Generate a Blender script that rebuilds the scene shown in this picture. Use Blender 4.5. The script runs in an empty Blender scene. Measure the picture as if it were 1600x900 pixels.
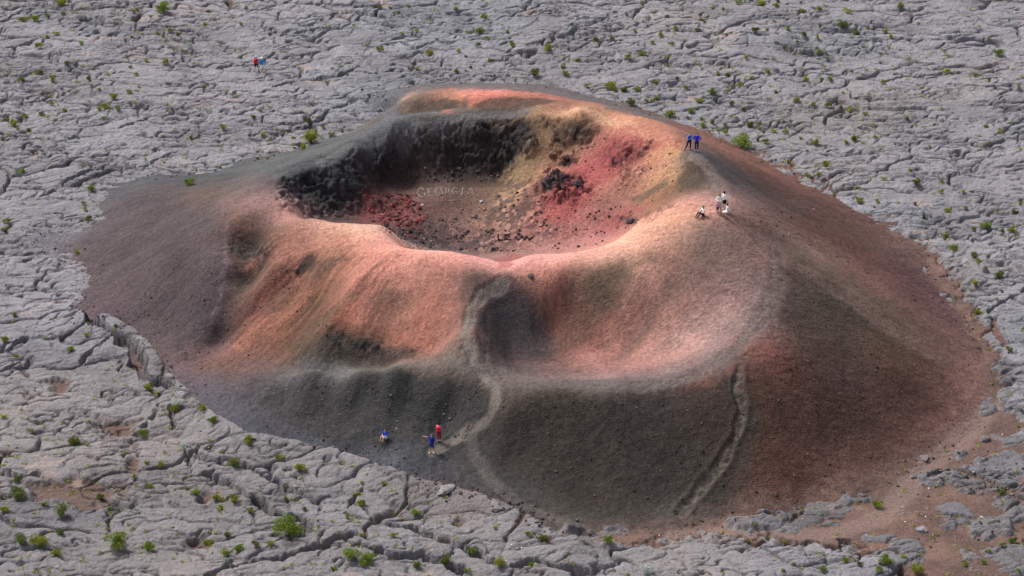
import bpy, bmesh, math, random
import numpy as np
from mathutils import Vector, Matrix

# ------------------------------------------------------------------ camera, sky, sun, exposure
scene = bpy.context.scene
COL = scene.collection
PITCH = math.radians(26.0); DIST = 350.0; FPX = 6125.0        # FPX: focal length in photo pixels (1600 wide)
CAM = np.array([0.0, -DIST*math.cos(PITCH), DIST*math.sin(PITCH)])
cd = bpy.data.cameras.new('camera'); cam = bpy.data.objects.new('camera', cd); COL.objects.link(cam)
cd.sensor_width = 36.0; cd.lens = 36.0*FPX/1600.0; cd.clip_start = 1.0; cd.clip_end = 12000.0
cam.location = CAM; cam.rotation_euler = (math.pi/2-PITCH, 0, 0)
scene.camera = cam
SUN_EL, SUN_AZ = 52.0, -52.0           # azimuth from +Y (away from the viewer) towards +X
world = bpy.data.worlds.new('World'); scene.world = world; world.use_nodes = True
nt = world.node_tree; bg = nt.nodes['Background']
sky = nt.nodes.new('ShaderNodeTexSky'); sky.sky_type = 'NISHITA'; sky.sun_disc = False
sky.sun_elevation = math.radians(SUN_EL); sky.sun_rotation = math.radians(SUN_AZ)
sky.air_density = 1.0; sky.dust_density = 4.0; sky.ozone_density = 0.6
hs = nt.nodes.new('ShaderNodeHueSaturation'); hs.inputs['Saturation'].default_value = .52      # thin cloud takes the blue out
nt.links.new(sky.outputs[0], hs.inputs['Color']); nt.links.new(hs.outputs[0], bg.inputs[0]); bg.inputs[1].default_value = 0.080
sd = bpy.data.lights.new('sun', 'SUN'); sd.energy = 1.9; sd.angle = math.radians(10); sd.color = (1.0, 0.965, 0.92)
sun = bpy.data.objects.new('sun', sd); COL.objects.link(sun)
dv = Vector((math.sin(math.radians(SUN_AZ))*math.cos(math.radians(SUN_EL)),
             math.cos(math.radians(SUN_AZ))*math.cos(math.radians(SUN_EL)), math.sin(math.radians(SUN_EL))))
sun.rotation_euler = dv.to_track_quat('Z', 'Y').to_euler(); sun.location = (0, 0, 200)
vs = scene.view_settings
vs.view_transform = 'Standard'; vs.look = 'None'; vs.gamma = 1.0; vs.use_curve_mapping = False
vs.exposure = 1.16
KALB = 1.45                             # brightness of a sunlit level surface in the picture / its albedo

rng = np.random.default_rng(11); random.seed(11)

# ------------------------------------------------------------------ helpers: noise
_P = rng.random((4, 65536)).astype(np.float32)
def hsh(ix, iy, s):
    h = (ix.astype(np.int64)*73856093) ^ (iy.astype(np.int64)*19349663) ^ (s*83492791)
    h = (h ^ (h >> 13))*1274126177
    return ((h ^ (h >> 16)) & 65535)
def noise(x, y, s=0):
    x = np.asarray(x, np.float32); y = np.asarray(y, np.float32)
    ix = np.floor(x); iy = np.floor(y); fx = x-ix; fy = y-iy
    ix = ix.astype(np.int64); iy = iy.astype(np.int64)
    def g(a, b, dx, dy):
        t = _P[0][hsh(a, b, s)]*6.2831853
        return np.cos(t)*dx+np.sin(t)*dy
    u = fx*fx*fx*(fx*(fx*6-15)+10); v = fy*fy*fy*(fy*(fy*6-15)+10)
    a = g(ix, iy, fx, fy); b = g(ix+1, iy, fx-1, fy); c = g(ix, iy+1, fx, fy-1); d = g(ix+1, iy+1, fx-1, fy-1)
    return ((a+(b-a)*u)*(1-v)+(c+(d-c)*u)*v)*1.5
def fbm(x, y, o=4, s=0, gain=.5):
    r = 0; a = 1.0
    for i in range(o):
        r = r+a*noise(x*2**i, y*2**i, s+i*17); a *= gain
    return r
def worley(x, y, s=0):
    x = np.asarray(x, np.float32); y = np.asarray(y, np.float32)
    ix = np.floor(x).astype(np.int64); iy = np.floor(y).astype(np.int64)
    F1 = np.full(x.shape, 9, np.float32); F2 = F1.copy()
    idn = np.zeros(x.shape, np.int64); DX = np.zeros_like(F1); DY = np.zeros_like(F1)
    for a in (-1, 0, 1):
        for b in (-1, 0, 1):
            h = hsh(ix+a, iy+b, s)
            dx = x-(ix+a+_P[1][h]); dy = y-(iy+b+_P[2][h])
            d = np.sqrt(dx*dx+dy*dy)
            n = d < F1
            F2 = np.where(n, F1, np.minimum(F2, d)); F1 = np.where(n, d, F1)
            idn = np.where(n, h, idn); DX = np.where(n, dx, DX); DY = np.where(n, dy, DY)
    return F1, F2, idn, DX, DY
def worley3(p, s=0):
    ip = np.floor(p).astype(np.int64); F1 = np.full(len(p), 9.0); F2 = F1.copy(); idn = np.zeros(len(p), np.int64); D = np.zeros(p.shape)
    for a in (-1, 0, 1):
        for b in (-1, 0, 1):
            for c in (-1, 0, 1):
                h = hsh(ip[:, 0]+a+(ip[:, 2]+c)*131, ip[:, 1]+b+(ip[:, 2]+c)*977, s)
                d = p-(ip+[a, b, c]+np.stack([_P[1][h], _P[2][h], _P[0][h]], -1)); r = np.sqrt((d*d).sum(-1))
                n = r < F1; F2 = np.where(n, F1, np.minimum(F2, r)); F1 = np.where(n, r, F1); idn = np.where(n, h, idn); D = np.where(n[:, None], d, D)
    return F1, F2, idn, D
def sstep(a, b, x):
    t = np.clip((x-a)/(b-a), 0, 1); return t*t*(3-2*t)

# ------------------------------------------------------------------ helpers: picture point -> place
CP, SP = math.cos(PITCH), math.sin(PITCH)
def ray(u, v):
    a = (u-800.0)/FPX; b = (450.0-v)/FPX
    return np.array([a, CP+b*SP, -SP+b*CP])
def at_height(u, v, z):
    d = ray(u, v); t = (z-CAM[2])/d[2]; return CAM+t*d
# smooth relief grid
GX0, GX1, GY0, GY1, GS = -64.0, 64.0, -66.0, 90.0, 0.4
gxs = np.arange(GX0, GX1+1e-6, GS); gys = np.arange(GY0, GY1+1e-6, GS)
GXX, GYY = np.meshgrid(gxs, gys)
def bil(grid, x, y):
    fx = np.clip((np.asarray(x, float)-GX0)/GS, 0, len(gxs)-1.001); fy = np.clip((np.asarray(y, float)-GY0)/GS, 0, len(gys)-1.001)
    ix = fx.astype(int); iy = fy.astype(int); fx = fx-ix; fy = fy-iy
    if grid.ndim == 3: fx = fx[..., None]; fy = fy[..., None]
    return (grid[iy, ix]*(1-fx)+grid[iy, ix+1]*fx)*(1-fy)+(grid[iy+1, ix]*(1-fx)+grid[iy+1, ix+1]*fx)*fy
def hit(fn, u, v):
    d = ray(u, v); t0 = (22-CAM[2])/d[2]; t1 = (-4-CAM[2])/d[2]
    ts = np.linspace(t0, t1, 900); p = CAM[None]+ts[:, None]*d[None]
    below = p[:, 2] <= fn(p[:, 0], p[:, 1])
    k = int(np.argmax(below)) if below.any() else len(ts)-1
    return p[k]
def seg_dist(x, y, poly, closed=False):
    D = np.full(x.shape, 1e9); T = np.zeros(x.shape)
    n = len(poly); acc = 0.0
    for i in range(n if closed else n-1):
        a = poly[i]; b = poly[(i+1) % n]; dx, dy = b[0]-a[0], b[1]-a[1]; L2 = dx*dx+dy*dy+1e-9
        t = np.clip(((x-a[0])*dx+(y-a[1])*dy)/L2, 0, 1)
        d = np.hypot(x-a[0]-t*dx, y-a[1]-t*dy)
        m = d < D; D = np.where(m, d, D); T = np.where(m, acc+t*math.sqrt(L2), T); acc += math.sqrt(L2)
    return D, T
def inside(x, y, poly):
    r = np.zeros(x.shape, bool); n = len(poly)
    for i in range(n):
        a = poly[i]; b = poly[(i+1) % n]
        c = ((a[1] > y) != (b[1] > y)) & (x < (b[0]-a[0])*(y-a[1])/((b[1]-a[1]) or 1e-9)+a[0])
        r ^= c
    return r
def sdist(x, y, poly):                                # negative inside
    d, _ = seg_dist(x, y, poly, True); return np.where(inside(x, y, poly), -d, d)

# ------------------------------------------------------------------ relief of the cinder cone
MARGIN = [(112,490),(128,440),(105,400),(70,385),(40,372),(75,358),(150,345),(158,300),(190,282),(240,272),(295,272),(330,268),(400,245),(470,232),(540,208),(592,185),
 (600,172),(580,158),(588,143),(640,135),(720,130),(800,128),(860,133),(930,150),(1000,168),(1060,190),(1110,207),(1160,230),(1210,262),(1260,290),
 (1330,325),(1400,370),(1440,395),(1452,430),(1482,470),(1512,520),(1535,560),(1535,630),(1490,690),(1400,740),(1250,785),(1130,803),(1060,820),(950,828),
 (860,838),(800,803),(740,782),(660,762),(600,742),(530,717),(450,700),(390,690),(340,662),(300,630),(270,600),(245,560),(215,530),(180,510),(140,503)]
HP = [ # rim
 (425,302,9),(450,285,9.1),(480,265,9.3),(560,230,9.8),(620,212,10),(700,191,10.5),(760,181,10.9),(830,173,11.5),(900,178,12),(980,195,12),(1050,215,12.2),
 (1095,245,12.2),(1115,275,11.8),(1108,300,12.1),(1125,335,12.5),(1080,240,12.1),(1120,320,12.5),
 # cinder outside the back rim, second crescent ridge
 (560,215,8.2),(640,190,8.0),(690,177,6.2),(740,175,6.9),(650,174,4.8),(640,153,5.2),(680,150,6.2),(720,148,7.0),(760,147,7.5),(800,148,8.0),(870,153,9.0),(680,138,2.6),(760,136,2.8),(720,138,3.0),(830,139,4.2),(640,144,1.8),(600,160,0.9),(615,168,2.0),(780,170,7.5),(820,167,8.6),(650,164,5.3),(720,162,6.9),(780,160,7.7),(620,140,0.8),
 (930,165,7.5),(1000,182,8),(1060,205,8.5),(1110,225,8.5),
 # right and back-right flank
 (1150,290,10),(1200,300,6),(1160,250,6.5),(1250,330,5.5),(1300,370,5.5),(1250,380,8.3),(1300,420,7.2),(1350,430,5),(1400,440,3.4),(1400,500,4.4),(1460,510,2.4),(1200,370,10.3),
 (1180,340,11.0),(1350,480,6.0),(1300,480,7.4),(1250,500,8),(1300,600,5.3),(1400,580,4.1),(1470,580,2.2),(1230,560,7.4),(1400,660,2.0),(1300,700,2.2),(1200,700,3.4),(1200,620,6.2),(1450,650,1.2),
 (1200,470,9.5),(1210,410,10.2),(1160,520,8.5),(1155,575,7.8),(1150,640,5.6),(1140,720,2.9),(1100,770,1.3),(1190,780,0.9),(1300,755,0.9),(1060,795,0.7),
 # near rim crest
 (1060,312,11.9),(1000,348,11.3),(940,385,10.6),(880,396,10.4),(830,398,10.3),(785,412,9.8),(750,401,10.1),(690,393,10.3),(640,391,9.9),(615,377,9.5),(600,354,9.7),(540,349,9.5),(490,342,9.2),(445,318,9),
 # breach bowl and bench
 (785,430,9.9),(870,440,9.8),(930,430,10.2),(1000,420,10.6),(1060,400,11.3),(1120,400,11.2),(1000,450,9.6),(1080,460,9.8),(1140,460,9.8),(870,500,6.8),(800,510,6.7),(785,470,8.3),(840,560,5.2),(790,560,5.7),
 (900,570,5.2),(950,545,5.7),(1000,510,7.3),(1050,545,6.7),(1100,510,8.1),(760,585,6.4),(800,603,6.6),(870,612,6.7),(950,616,6.7),(1030,606,6.8),(1100,580,7.3),(730,590,6.3),(735,480,9.1),(727,520,8.3),(737,560,7.2),(850,590,5.7),(930,590,5.8),(1010,580,6.5),
 # west hump
 (620,430,9.4),(700,430,9.7),(560,400,9.3),(520,370,9.2),(562,440,8.9),(535,480,7.5),(508,515,6.0),(600,405,9.7),(610,500,6.9),(700,480,8.4),(740,450,9.5),(690,540,6.3),(560,540,5.5),(620,550,5.8),(485,470,5.7),(470,440,6.5),(500,440,7.1),
 (500,410,8.3),(450,420,7.1),(480,380,8.5),(420,370,8.2),(398,392,6.0),(425,420,7.0),(395,440,4.9),(400,465,4.9),(440,490,4.5),(365,350,7.7),(353,420,5.9),(341,475,3.9),(330,510,2.7),(400,500,4.0),(450,560,3.1),(370,560,1.9),(520,560,4.5),
 (660,574,5.9),(610,566,5.0),(560,572,4.3),(560,588,4.9),(620,582,5.6),(480,594,3.6),(400,592,2.2),(330,590,1.0),(700,600,5.6),
 # dark front slopes
 (600,680,1.8),(560,630,3.1),(640,630,3.6),(700,650,3.2),(740,640,4.4),(500,650,1.7),(440,630,1.6),(400,650,0.9),(680,700,1.7),(620,725,1.0),(540,690,1.1),(730,720,1.5),(740,680,2.9),(770,650,4.6),
 (800,640,5.5),(850,640,5.6),(930,640,5.8),(1030,640,5.8),(1100,620,6.3),(850,700,3.3),(930,700,3.6),(1030,700,3.8),(800,720,2.2),(850,760,1.3),(930,760,1.6),(1030,760,1.7),(780,770,0.8),(900,805,0.5),(980,805,0.5),
 # west flank
 (350,312,7.1),(300,306,5.1),(230,300,2.6),(190,310,1.3),(200,400,2.1),(250,400,3.9),(330,400,6.1),(300,350,5.7),(250,500,1.4),(340,530,1.7),(300,560,0.8),(170,450,1.0),(220,350,2.8),
 (360,290,6.4),(300,285,2.6),(420,265,6.6),(480,250,7.2),
 # inside the crater
 (690,385,4.0),(790,400,4.2),(700,330,5.3),(690,300,6.2),(670,275,6.7),(600,300,6.2),(575,330,5.8),(620,350,5.2),(500,320,7.2),(520,290,8.0),(470,300,8.0),(560,260,8.6),(590,275,6.9),(640,264,6.9),(720,262,7.0),
 (790,262,7.2),(650,222,9.4),(740,200,10.2),(700,232,8.5),(600,245,8.4),(780,225,9.0),(820,225,9.5),(830,270,7.6),(800,320,6.3),(850,340,6.2),(900,370,5.7),(950,350,7.0),(900,300,7.8),(870,283,7.7),(950,250,9.3),
 (880,240,9.0),(920,205,10.8),(870,200,10.5),(1000,240,10.6),(1000,290,9.2),(1050,260,11.2),(1040,290,10.2),(980,330,8.3),(920,340,7.0),(850,385,4.8),(740,370,4.2),(540,320,6.6)]
pts = [at_height(u, v, z) for u, v, z in HP]
MW = [tuple(at_height(u, v, 0.15)[:2]) for u, v in MARGIN]
for p in MW: pts.append(np.array([p[0], p[1], 0.15]))
cx, cy = np.mean([p[0] for p in MW]), np.mean([p[1] for p in MW])
for p in MW[::2]:
    d = math.hypot(p[0]-cx, p[1]-cy); k = 1+6.0/d
    pts.append(np.array([cx+(p[0]-cx)*k, cy+(p[1]-cy)*k, -0.9]))
# the hidden inner side of the near rim
for u, v, z in [(1000,348,11.3),(940,385,10.6),(880,396,10.4),(830,398,10.3),(785,412,9.8),(750,401,10.1),(690,393,10.3),(640,391,9.9),(600,354,9.7),(540,349,9.5),(490,342,9.2)]:
    p = at_height(u, v, z); k = 0.62 if u > 610 else 0.7
    pts.append(np.array([p[0], p[1]+3.6, z-3.6*k]))
pts = np.array(pts)
def rbf_fit(P2, V, c, reg=0.0):
    n = len(P2); A = np.sqrt(((P2[:, None]-P2[None])**2).sum(-1)+c*c)
    M = np.zeros((n+3, n+3)); M[:n, :n] = -A+reg*np.eye(n); Q = np.c_[np.ones(n), P2]; M[:n, n:] = Q; M[n:, :n] = Q.T
    B = np.zeros((n+3,)+V.shape[1:]); B[:n] = V
    return np.linalg.solve(M, B)
def rbf_eval(P2, W, c, x, y):
    out = np.zeros((x.size,)+W.shape[1:]); xf = x.ravel(); yf = y.ravel(); n = len(P2)
    for i in range(0, xf.size, 20000):
        X = np.c_[xf[i:i+20000], yf[i:i+20000]]
        A = -np.sqrt(((X[:, None, :]-P2[None])**2).sum(-1)+c*c)
        out[i:i+20000] = A@W[:n]+np.c_[np.ones(len(X)), X]@W[n:]
    return out.reshape(x.shape+W.shape[1:])
RC = 0.75
W = rbf_fit(pts[:, :2], pts[:, 2], RC, 0.06)
H_C = rbf_eval(pts[:, :2], W, RC, GXX, GYY)
SD_C = sdist(GXX, GYY, MW)
H_C = H_C-0.45*np.maximum(0, SD_C-1.2)
H0 = np.maximum(H_C, 0.0)
def f0(x, y): return bil(H0, x, y)
def W0(L): return [tuple(hit(f0, u, v)[:2]) for u, v in L]
# ------------------------------------------------------------------ lava field, dirt, cracks
def lin(hexs):
    c = np.array([int(hexs[i:i+2], 16) for i in (0, 2, 4)])/255.0
    return np.where(c <= .04045, c/12.92, ((c+.055)/1.055)**2.4)
SLAB_EDGE = [(140,503),(180,510),(215,530),(245,560),(270,600),(300,630),(340,662),(390,690),(450,700),(530,717),(600,742),(660,762),(740,782),(800,803),(860,838),(905,862)]
DIRT = [(835,832),(1000,800),(1250,770),(1400,725),(1490,670),(1525,600),(1505,510),(1445,420),(1392,358),(1440,378),(1490,430),(1535,500),(1565,560),(1590,600),(1625,720),(1625,930),(1430,930),(1385,868),(1290,853),(1100,838),(1000,856),(905,862)]
OUTCROP = [[(1140,818),(1180,800),(1260,790),(1300,785),(1335,800),(1310,825),(1240,830),(1160,832)],[(1306,774),(1340,765),(1360,784),(1315,797)],
 [(1425,742),(1480,735),(1540,733),(1580,748),(1610,768),(1610,792),(1540,782),(1480,760),(1440,757)],[(1520,716),(1610,705),(1610,752),(1540,741)],
 [(1463,796),(1500,788),(1522,800),(1500,832),(1472,826)],[(1522,816),(1570,808),(1584,830),(1540,847),(1518,836)],[(1552,681),(1610,672),(1610,697),(1560,698)],
 [(1556,570),(1610,560),(1610,662),(1568,645)],[(876,826),(915,817),(918,835),(885,840)],[(935,820),(975,817),(985,832),(945,834)],[(1560,790),(1610,784),(1610,815),(1570,812)],
 [(1500,862),(1610,850),(1610,905),(1510,895)],[(1465,515),(1482,520),(1492,552),(1472,550)],[(1524,624),(1546,621),(1550,646),(1530,650)],[(1370,860),(1420,845),(1450,862),(1440,890),(1390,885)],
 [(1345,838),(1400,828),(1410,850),(1350,852)],[(1485,705),(1508,704),(1510,717),(1488,718)]]
CRACKS = [ # picture polyline, width m, depth m
 ([(135,505),(155,520),(180,535),(205,555),(218,580),(227,600),(245,610),(264,620)],1.05,2.0),
 ([(130,570),(145,552),(172,540)],0.3,0.7),
 ([(300,715),(325,727),(345,722),(370,727),(400,740),(430,752),(445,765),(470,775),(497,790)],0.45,0.9),
 ([(325,745),(360,755),(378,770),(388,782)],0.5,0.9),([(400,780),(420,800),(440,808),(462,811),(476,820),(482,836)],1.0,1.8),
 ([(328,902),(360,887),(400,880),(440,878),(480,867),(510,860),(530,851),(548,845)],0.9,1.5),
 ([(590,823),(640,830),(680,845),(715,858),(745,870),(775,885),(800,894)],0.8,1.4),([(560,862),(595,868),(625,878),(660,873),(685,882),(720,893)],0.8,1.3),
 ([(550,788),(572,802),(580,816),(592,820)],0.25,0.6),([(566,772),(552,785),(540,808)],0.2,0.5),([(800,893),(835,884),(870,893),(930,904)],0.7,1.2),
 ([(-10,558),(15,548),(40,530)],0.6,1.1),([(-10,592),(20,578),(50,560)],0.3,0.6),([(0,726),(40,718),(80,700)],0.2,0.5),([(0,745),(30,752),(60,748)],0.5,0.9),
 ([(268,648),(271,675)],0.3,0.7),([(285,700),(296,722),(298,738)],0.25,0.6),([(225,672),(245,650),(228,645)],0.3,0.5),
 ([(1165,812),(1200,806),(1230,800),(1258,797)],0.45,0.9),([(1235,818),(1260,800)],0.3,0.7),([(1455,745),(1490,741),(1520,748),(1545,757),(1570,771),(1600,788)],0.5,1.0),
 ([(1378,884),(1410,893),(1440,892)],0.45,0.8),([(1186,806),(1210,812),(1240,804)],0.4,0.8),([(1310,797),(1345,789)],0.3,0.6),
 ([(128,37),(155,41),(188,46)],0.5,0.8),([(268,76),(280,80),(300,81)],0.6,0.9),([(212,52),(240,46),(270,46),(292,42)],0.4,0.7),([(428,138),(480,128),(530,122),(552,112),(565,104)],0.35,0.7),
 ([(430,60),(455,52),(500,46),(560,48),(620,52)],0.35,0.7),([(270,52),(300,50),(350,66)],0.3,0.5),([(296,137),(312,128),(338,131)],0.35,0.7),([(180,208),(230,190),(290,172)],0.3,0.6),
 ([(86,297),(110,285),(135,275),(160,268)],0.35,0.8),([(60,312),(85,300)],0.3,0.6),([(240,258),(265,245),(278,238)],0.25,0.6),([(520,25),(550,23),(590,30)],0.4,0.7),([(630,70),(650,78),(680,66)],0.3,0.6),
 ([(745,64),(790,66)],0.35,0.7),([(420,222),(450,206),(490,197),(510,200)],0.35,0.7),([(340,100),(380,95)],0.3,0.5),([(400,95),(440,75),(500,70)],0.3,0.6),
 ([(1215,80),(1245,86),(1280,89)],0.35,0.7),([(1322,115),(1345,110),(1375,112)],0.35,0.7),([(1140,166),(1155,172)],0.3,0.6),([(1290,200),(1290,188),(1298,178)],0.3,0.6),([(1340,160),(1400,160)],0.3,0.6),
 ([(1470,280),(1500,268),(1540,275)],0.3,0.6),([(1430,320),(1450,345),(1475,352)],0.35,0.7),([(1552,500),(1556,520),(1575,545)],0.5,0.9),([(1544,490),(1580,470),(1610,455)],0.35,0.7),([(1480,135),(1540,142),(1580,140)],0.4,0.7),
 ([(1100,60),(1150,58),(1200,64)],0.3,0.6),([(1400,60),(1450,66),(1520,60)],0.3,0.6),([(880,40),(930,52),(990,48)],0.3,0.6),([(850,60),(900,72),(960,70)],0.3,0.6),([(1400,120),(1450,126),(1500,118)],0.35,0.7)]
RIBS = [([(1497,388),(1515,402),(1538,430)],0.35,0.55),([(1212,80),(1245,83),(1285,86)],0.6,0.5),([(1105,103),(1160,110),(1210,118)],0.5,0.4)]
SLAB_W = W0(SLAB_EDGE); DIRT_W = W0(DIRT); OUT_W = [W0(o) for o in OUTCROP]
CR_W = [(W0(c), w, d) for c, w, d in CRACKS]; RIB_W = [(W0(c), w, d) for c, w, d in RIBS]
slab_d = seg_dist(GXX, GYY, SLAB_W)[0]; slab_side = np.where(SD_C > -0.5, 1.0, 0.0)
dirt_sd = sdist(GXX, GYY, DIRT_W)
out_sd = np.full(GXX.shape, 50.0)
for o in OUT_W: out_sd = np.minimum(out_sd, sdist(GXX, GYY, o))

def sharp_add(x, y, arr, fn, poly, reach):
    px = [p[0] for p in poly]; py = [p[1] for p in poly]
    m = (x > min(px)-reach) & (x < max(px)+reach) & (y > min(py)-reach) & (y < max(py)+reach)
    if m.any():
        d, t = seg_dist(x[m], y[m], poly); arr[m] += fn(d, t, x[m], y[m])

def lava(x, y, fade):
    """surface of the ropy lava sheet: big swells, tilted plates, cracks, ropes"""
    h = 0.55*fbm(x/17, y/15, 2, 3)+0.4*noise(x/41, y/37, 9)
    x = x/1.35; det0 = 0
    wx = x+1.3*noise(x/4.5, y/4.5, 21)+.45*noise(x/1.5, y/1.5, 22); wy = y+1.3*noise(x/4.5, y/4.5, 23)+.45*noise(x/1.5, y/1.5, 24)
    jum = sstep(-.1, .5, fbm(x/13, y/11, 2, 31))                    # jumbled ground
    F1, F2, i1, dx, dy = worley(wx/7.5, wy/5.2, 5)
    e = (F2-F1)*5.4
    off = (_P[3][i1]-.5); tx = (_P[1][(i1*7+3) & 65535]-.5); ty = (_P[2][(i1*5+9) & 65535]-.5)
    p1 = off*(.05+.22*jum)+(dx*tx+dy*ty)*.34*(.35+.65*jum)+.17*(1-np.exp(-e/.8))
    m1 = sstep(-.25, .3, noise(x/9, y/9, 41))
    p1 = p1-(.85*m1+.06)*np.exp(-(e/.135)**2)
    F1, F2, i2, dx, dy = worley(wx/2.6+7, wy/1.7, 6)
    e2 = (F2-F1)*1.9
    p2 = (_P[3][i2]-.5)*.11*(.15+jum)+(dx*(_P[1][(i2*7+3) & 65535]-.5)+dy*(_P[2][(i2*5+9) & 65535]-.5))*.20*(.25+.75*jum)+.07*(1-np.exp(-e2/.3))
    m2 = sstep(-.25, .3, noise(x/4, y/4, 43))
    p2 = p2-(.34*m2+.02)*np.exp(-(e2/.10)**2)
    F1, F2, i3, dx, dy = worley(wx/.95+3, wy/.66, 7)
    p3 = (_P[3][i3]-.5)*.07*(.15+jum)+.03*(1-np.exp(-(F2-F1)/.25))
    # toes and lobes of ropy lava: arcs that overlap like scales
    q = wy/2.6+.9*noise(x/3.5, y/3.5, 55)+.35*noise(x/1.2, y/1.2, 56); sc = q-np.floor(q)
    lob = .16*sc*sstep(0, .10, sc)*sstep(-.1, .4, noise(x/6, y/4, 57)) 
    q = -wy/1.3+wx*.3+1.2*noise(x/2.4, y/2.4, 58)+.3*noise(x/.7, y/.7, 59); sc = q-np.floor(q)
    lob = lob+.07*sc*sstep(0, .15, sc)*sstep(0, .4, noise(x/4, y/3, 60))
    ph = wy/.42+wx*.25/.42+2.6*noise(x/2.2, y/2.2, 51)
    ropes = .036*np.sin(6.283*ph)*sstep(.0, .4, noise(x/6, y/6, 53))
    flr = np.clip(sstep(-24, -32, y)+sstep(6, -4, x*1.35+y*.35)*sstep(-8, -14, y+.34*x), 0, 1)
    rough = (.10*fbm(x/2.0, y/1.4, 2, 62)+.045*fbm(x/.6, y/.45, 3, 61))*(1-.45*flr)+lob*(1-.5*flr)
    # folds: thin creases that wander over the crust
    f1 = noise(x/3.6+.5*noise(x/1.3, y/1.3, 65), y/1.7+.5*noise(x/1.3, y/1.3, 66), 67); c1 = np.exp(-(f1/.062)**2)*sstep(-.2, .25, noise(x/5, y/5, 68))
    f2 = noise(x/1.5+.4*noise(x/.7, y/.7, 69), y/.75, 70); c2 = np.exp(-(f2/.11)**2)*sstep(-.2, .3, noise(x/2.8, y/2.5, 73))
    f3 = noise(x/.75, y/.36+.3*noise(x/.5, y/.5, 78), 79); c3 = np.exp(-(f3/.16)**2)
    fl = np.maximum(sstep(6, -4, x*1.35+y*.35)*sstep(-8, -14, y+.34*x), sstep(-26, -33, y))
    calm = np.maximum(sstep(.25, -.25, noise(x/10, y/6, 80)+.3*noise(x/3, y/3, 84)), .8*fl)          # broad smooth skins between the broken ground
    rough = rough-.70*c1*(1-.25*fl)-.30*c2*(1-.85*calm)-.03*c3*(1-.8*calm)+.10*np.abs(f1)+.06*np.abs(f2)*(1-.6*calm)
    det = p1+p2*(1-.5*calm)+p3*(1-.7*calm)+ropes+rough
    return h, det*fade, jum, e, e2, i1
# ------------------------------------------------------------------ the ground grid: fine where the picture looks, growing outwards
def axis(a, b, s, far0, far1, n=34):
    mid = np.arange(a, b+1e-6, s); r = np.geomspace(s*2, 1, 2)
    w0, w1 = (48, 48) if far0 < -3000 else (24, 85)              # a coarser apron outside the picture, then the far plain
    lo = np.arange(a-w0, a-.5, .75); hi = np.arange(b+.75, b+w1, .75)
    return np.concatenate([lo[0]-np.geomspace(1.2, lo[0]-far0, n)[::-1], lo, mid, hi, hi[-1]+np.geomspace(1.2, far1-hi[-1], n)])
XS = axis(-57, 57, 0.105, -3500, 3500); YS = axis(-56, 79, 0.118, -2500, 6000)
X, Y = np.meshgrid(XS, YS); ny, nx = X.shape
X = X.astype(np.float64); Y = Y.astype(np.float64)
fx = np.maximum(0, np.abs(X)-57); fy = np.maximum(0, np.maximum(-56-Y, Y-79)); far = np.hypot(fx, fy)
fade = 1-sstep(30, 110, far)
near = far < 8
h, det, jum, e1, e2, pid = lava(X, Y, fade)
SDC = np.where(near, bil(SD_C, X, Y), 60); DSD = np.where(near, bil(dirt_sd, X, Y), 60); OSD = np.where(near, bil(out_sd, X, Y), 60)
SLD = np.where(near, bil(slab_d, X, Y), 60)
L = h*sstep(-2, 14, SDC)*.9+det
# flatten a little beside the cone, raise the broken slab edge front left
edge = sstep(-.35, .25, SDC+.12*noise(X/.9, Y/.9, 70)); sl_on = np.exp(-(SLD/2.5)**2)
L = L*(1-.55*sl_on*(SDC < 3))+(1.15*edge-.9*(1-edge))*sl_on
L += .08*np.exp(-(SDC/2.5)**2)*(X < 20)*(SLD > 3)
wob = .8*noise(X/1.8, Y/1.8, 71)+.35*noise(X/.6, Y/.6, 72)
dm = sstep(.8, -.8, DSD+wob*1.6); om = sstep(.5, -.5, OSD-.12+wob*.8)
DIRTH = .05+.10*fbm(X/6, Y/6, 2, 75)+.02*noise(X/.5, Y/.5, 76)
L = L-dm*(.62+.25*noise(X/3, Y/3, 77))+dm*om*(.70)
for P_, w_, d_ in CR_W:
    def cf(d, t, x, y, w_=w_, d_=d_):
        d = np.abs(d+.24*noise(x/1.3, y/1.3, 81)+.10*noise(x/.35, y/.35, 82)); ww = w_*(.75+.6*noise(t/1.7, t*0+w_*9, 83))
        return -d_*(1-sstep(ww*.35, ww*.75, d))+.10*d_*np.exp(-(d/(ww*3+.3))**2)
    sharp_add(X, Y, L, cf, P_, 3.0)
for P_, w_, d_ in RIB_W:
    sharp_add(X, Y, L, lambda d, t, x, y, w_=w_, d_=d_: d_*np.sqrt(np.clip(1-(d/w_)**2, 0, 1)), P_, 2.0)
# cinder surface, worked out directly at every fine point
C = np.full(X.shape, -20.0); cm = near & (SDC < 7)
C[cm] = rbf_eval(pts[:, :2], W, RC, X[cm], Y[cm])-0.45*np.maximum(0, SDC[cm]-1.2)
fringe = .02-.085*np.maximum(0, SDC)+.10*noise(X/2.5, Y/2.0, 68)
C = np.where(cm & (SDC > -1.0) & (SLD > 2.2), np.maximum(C, fringe-2*np.maximum(0, SDC-5)), C)
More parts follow.
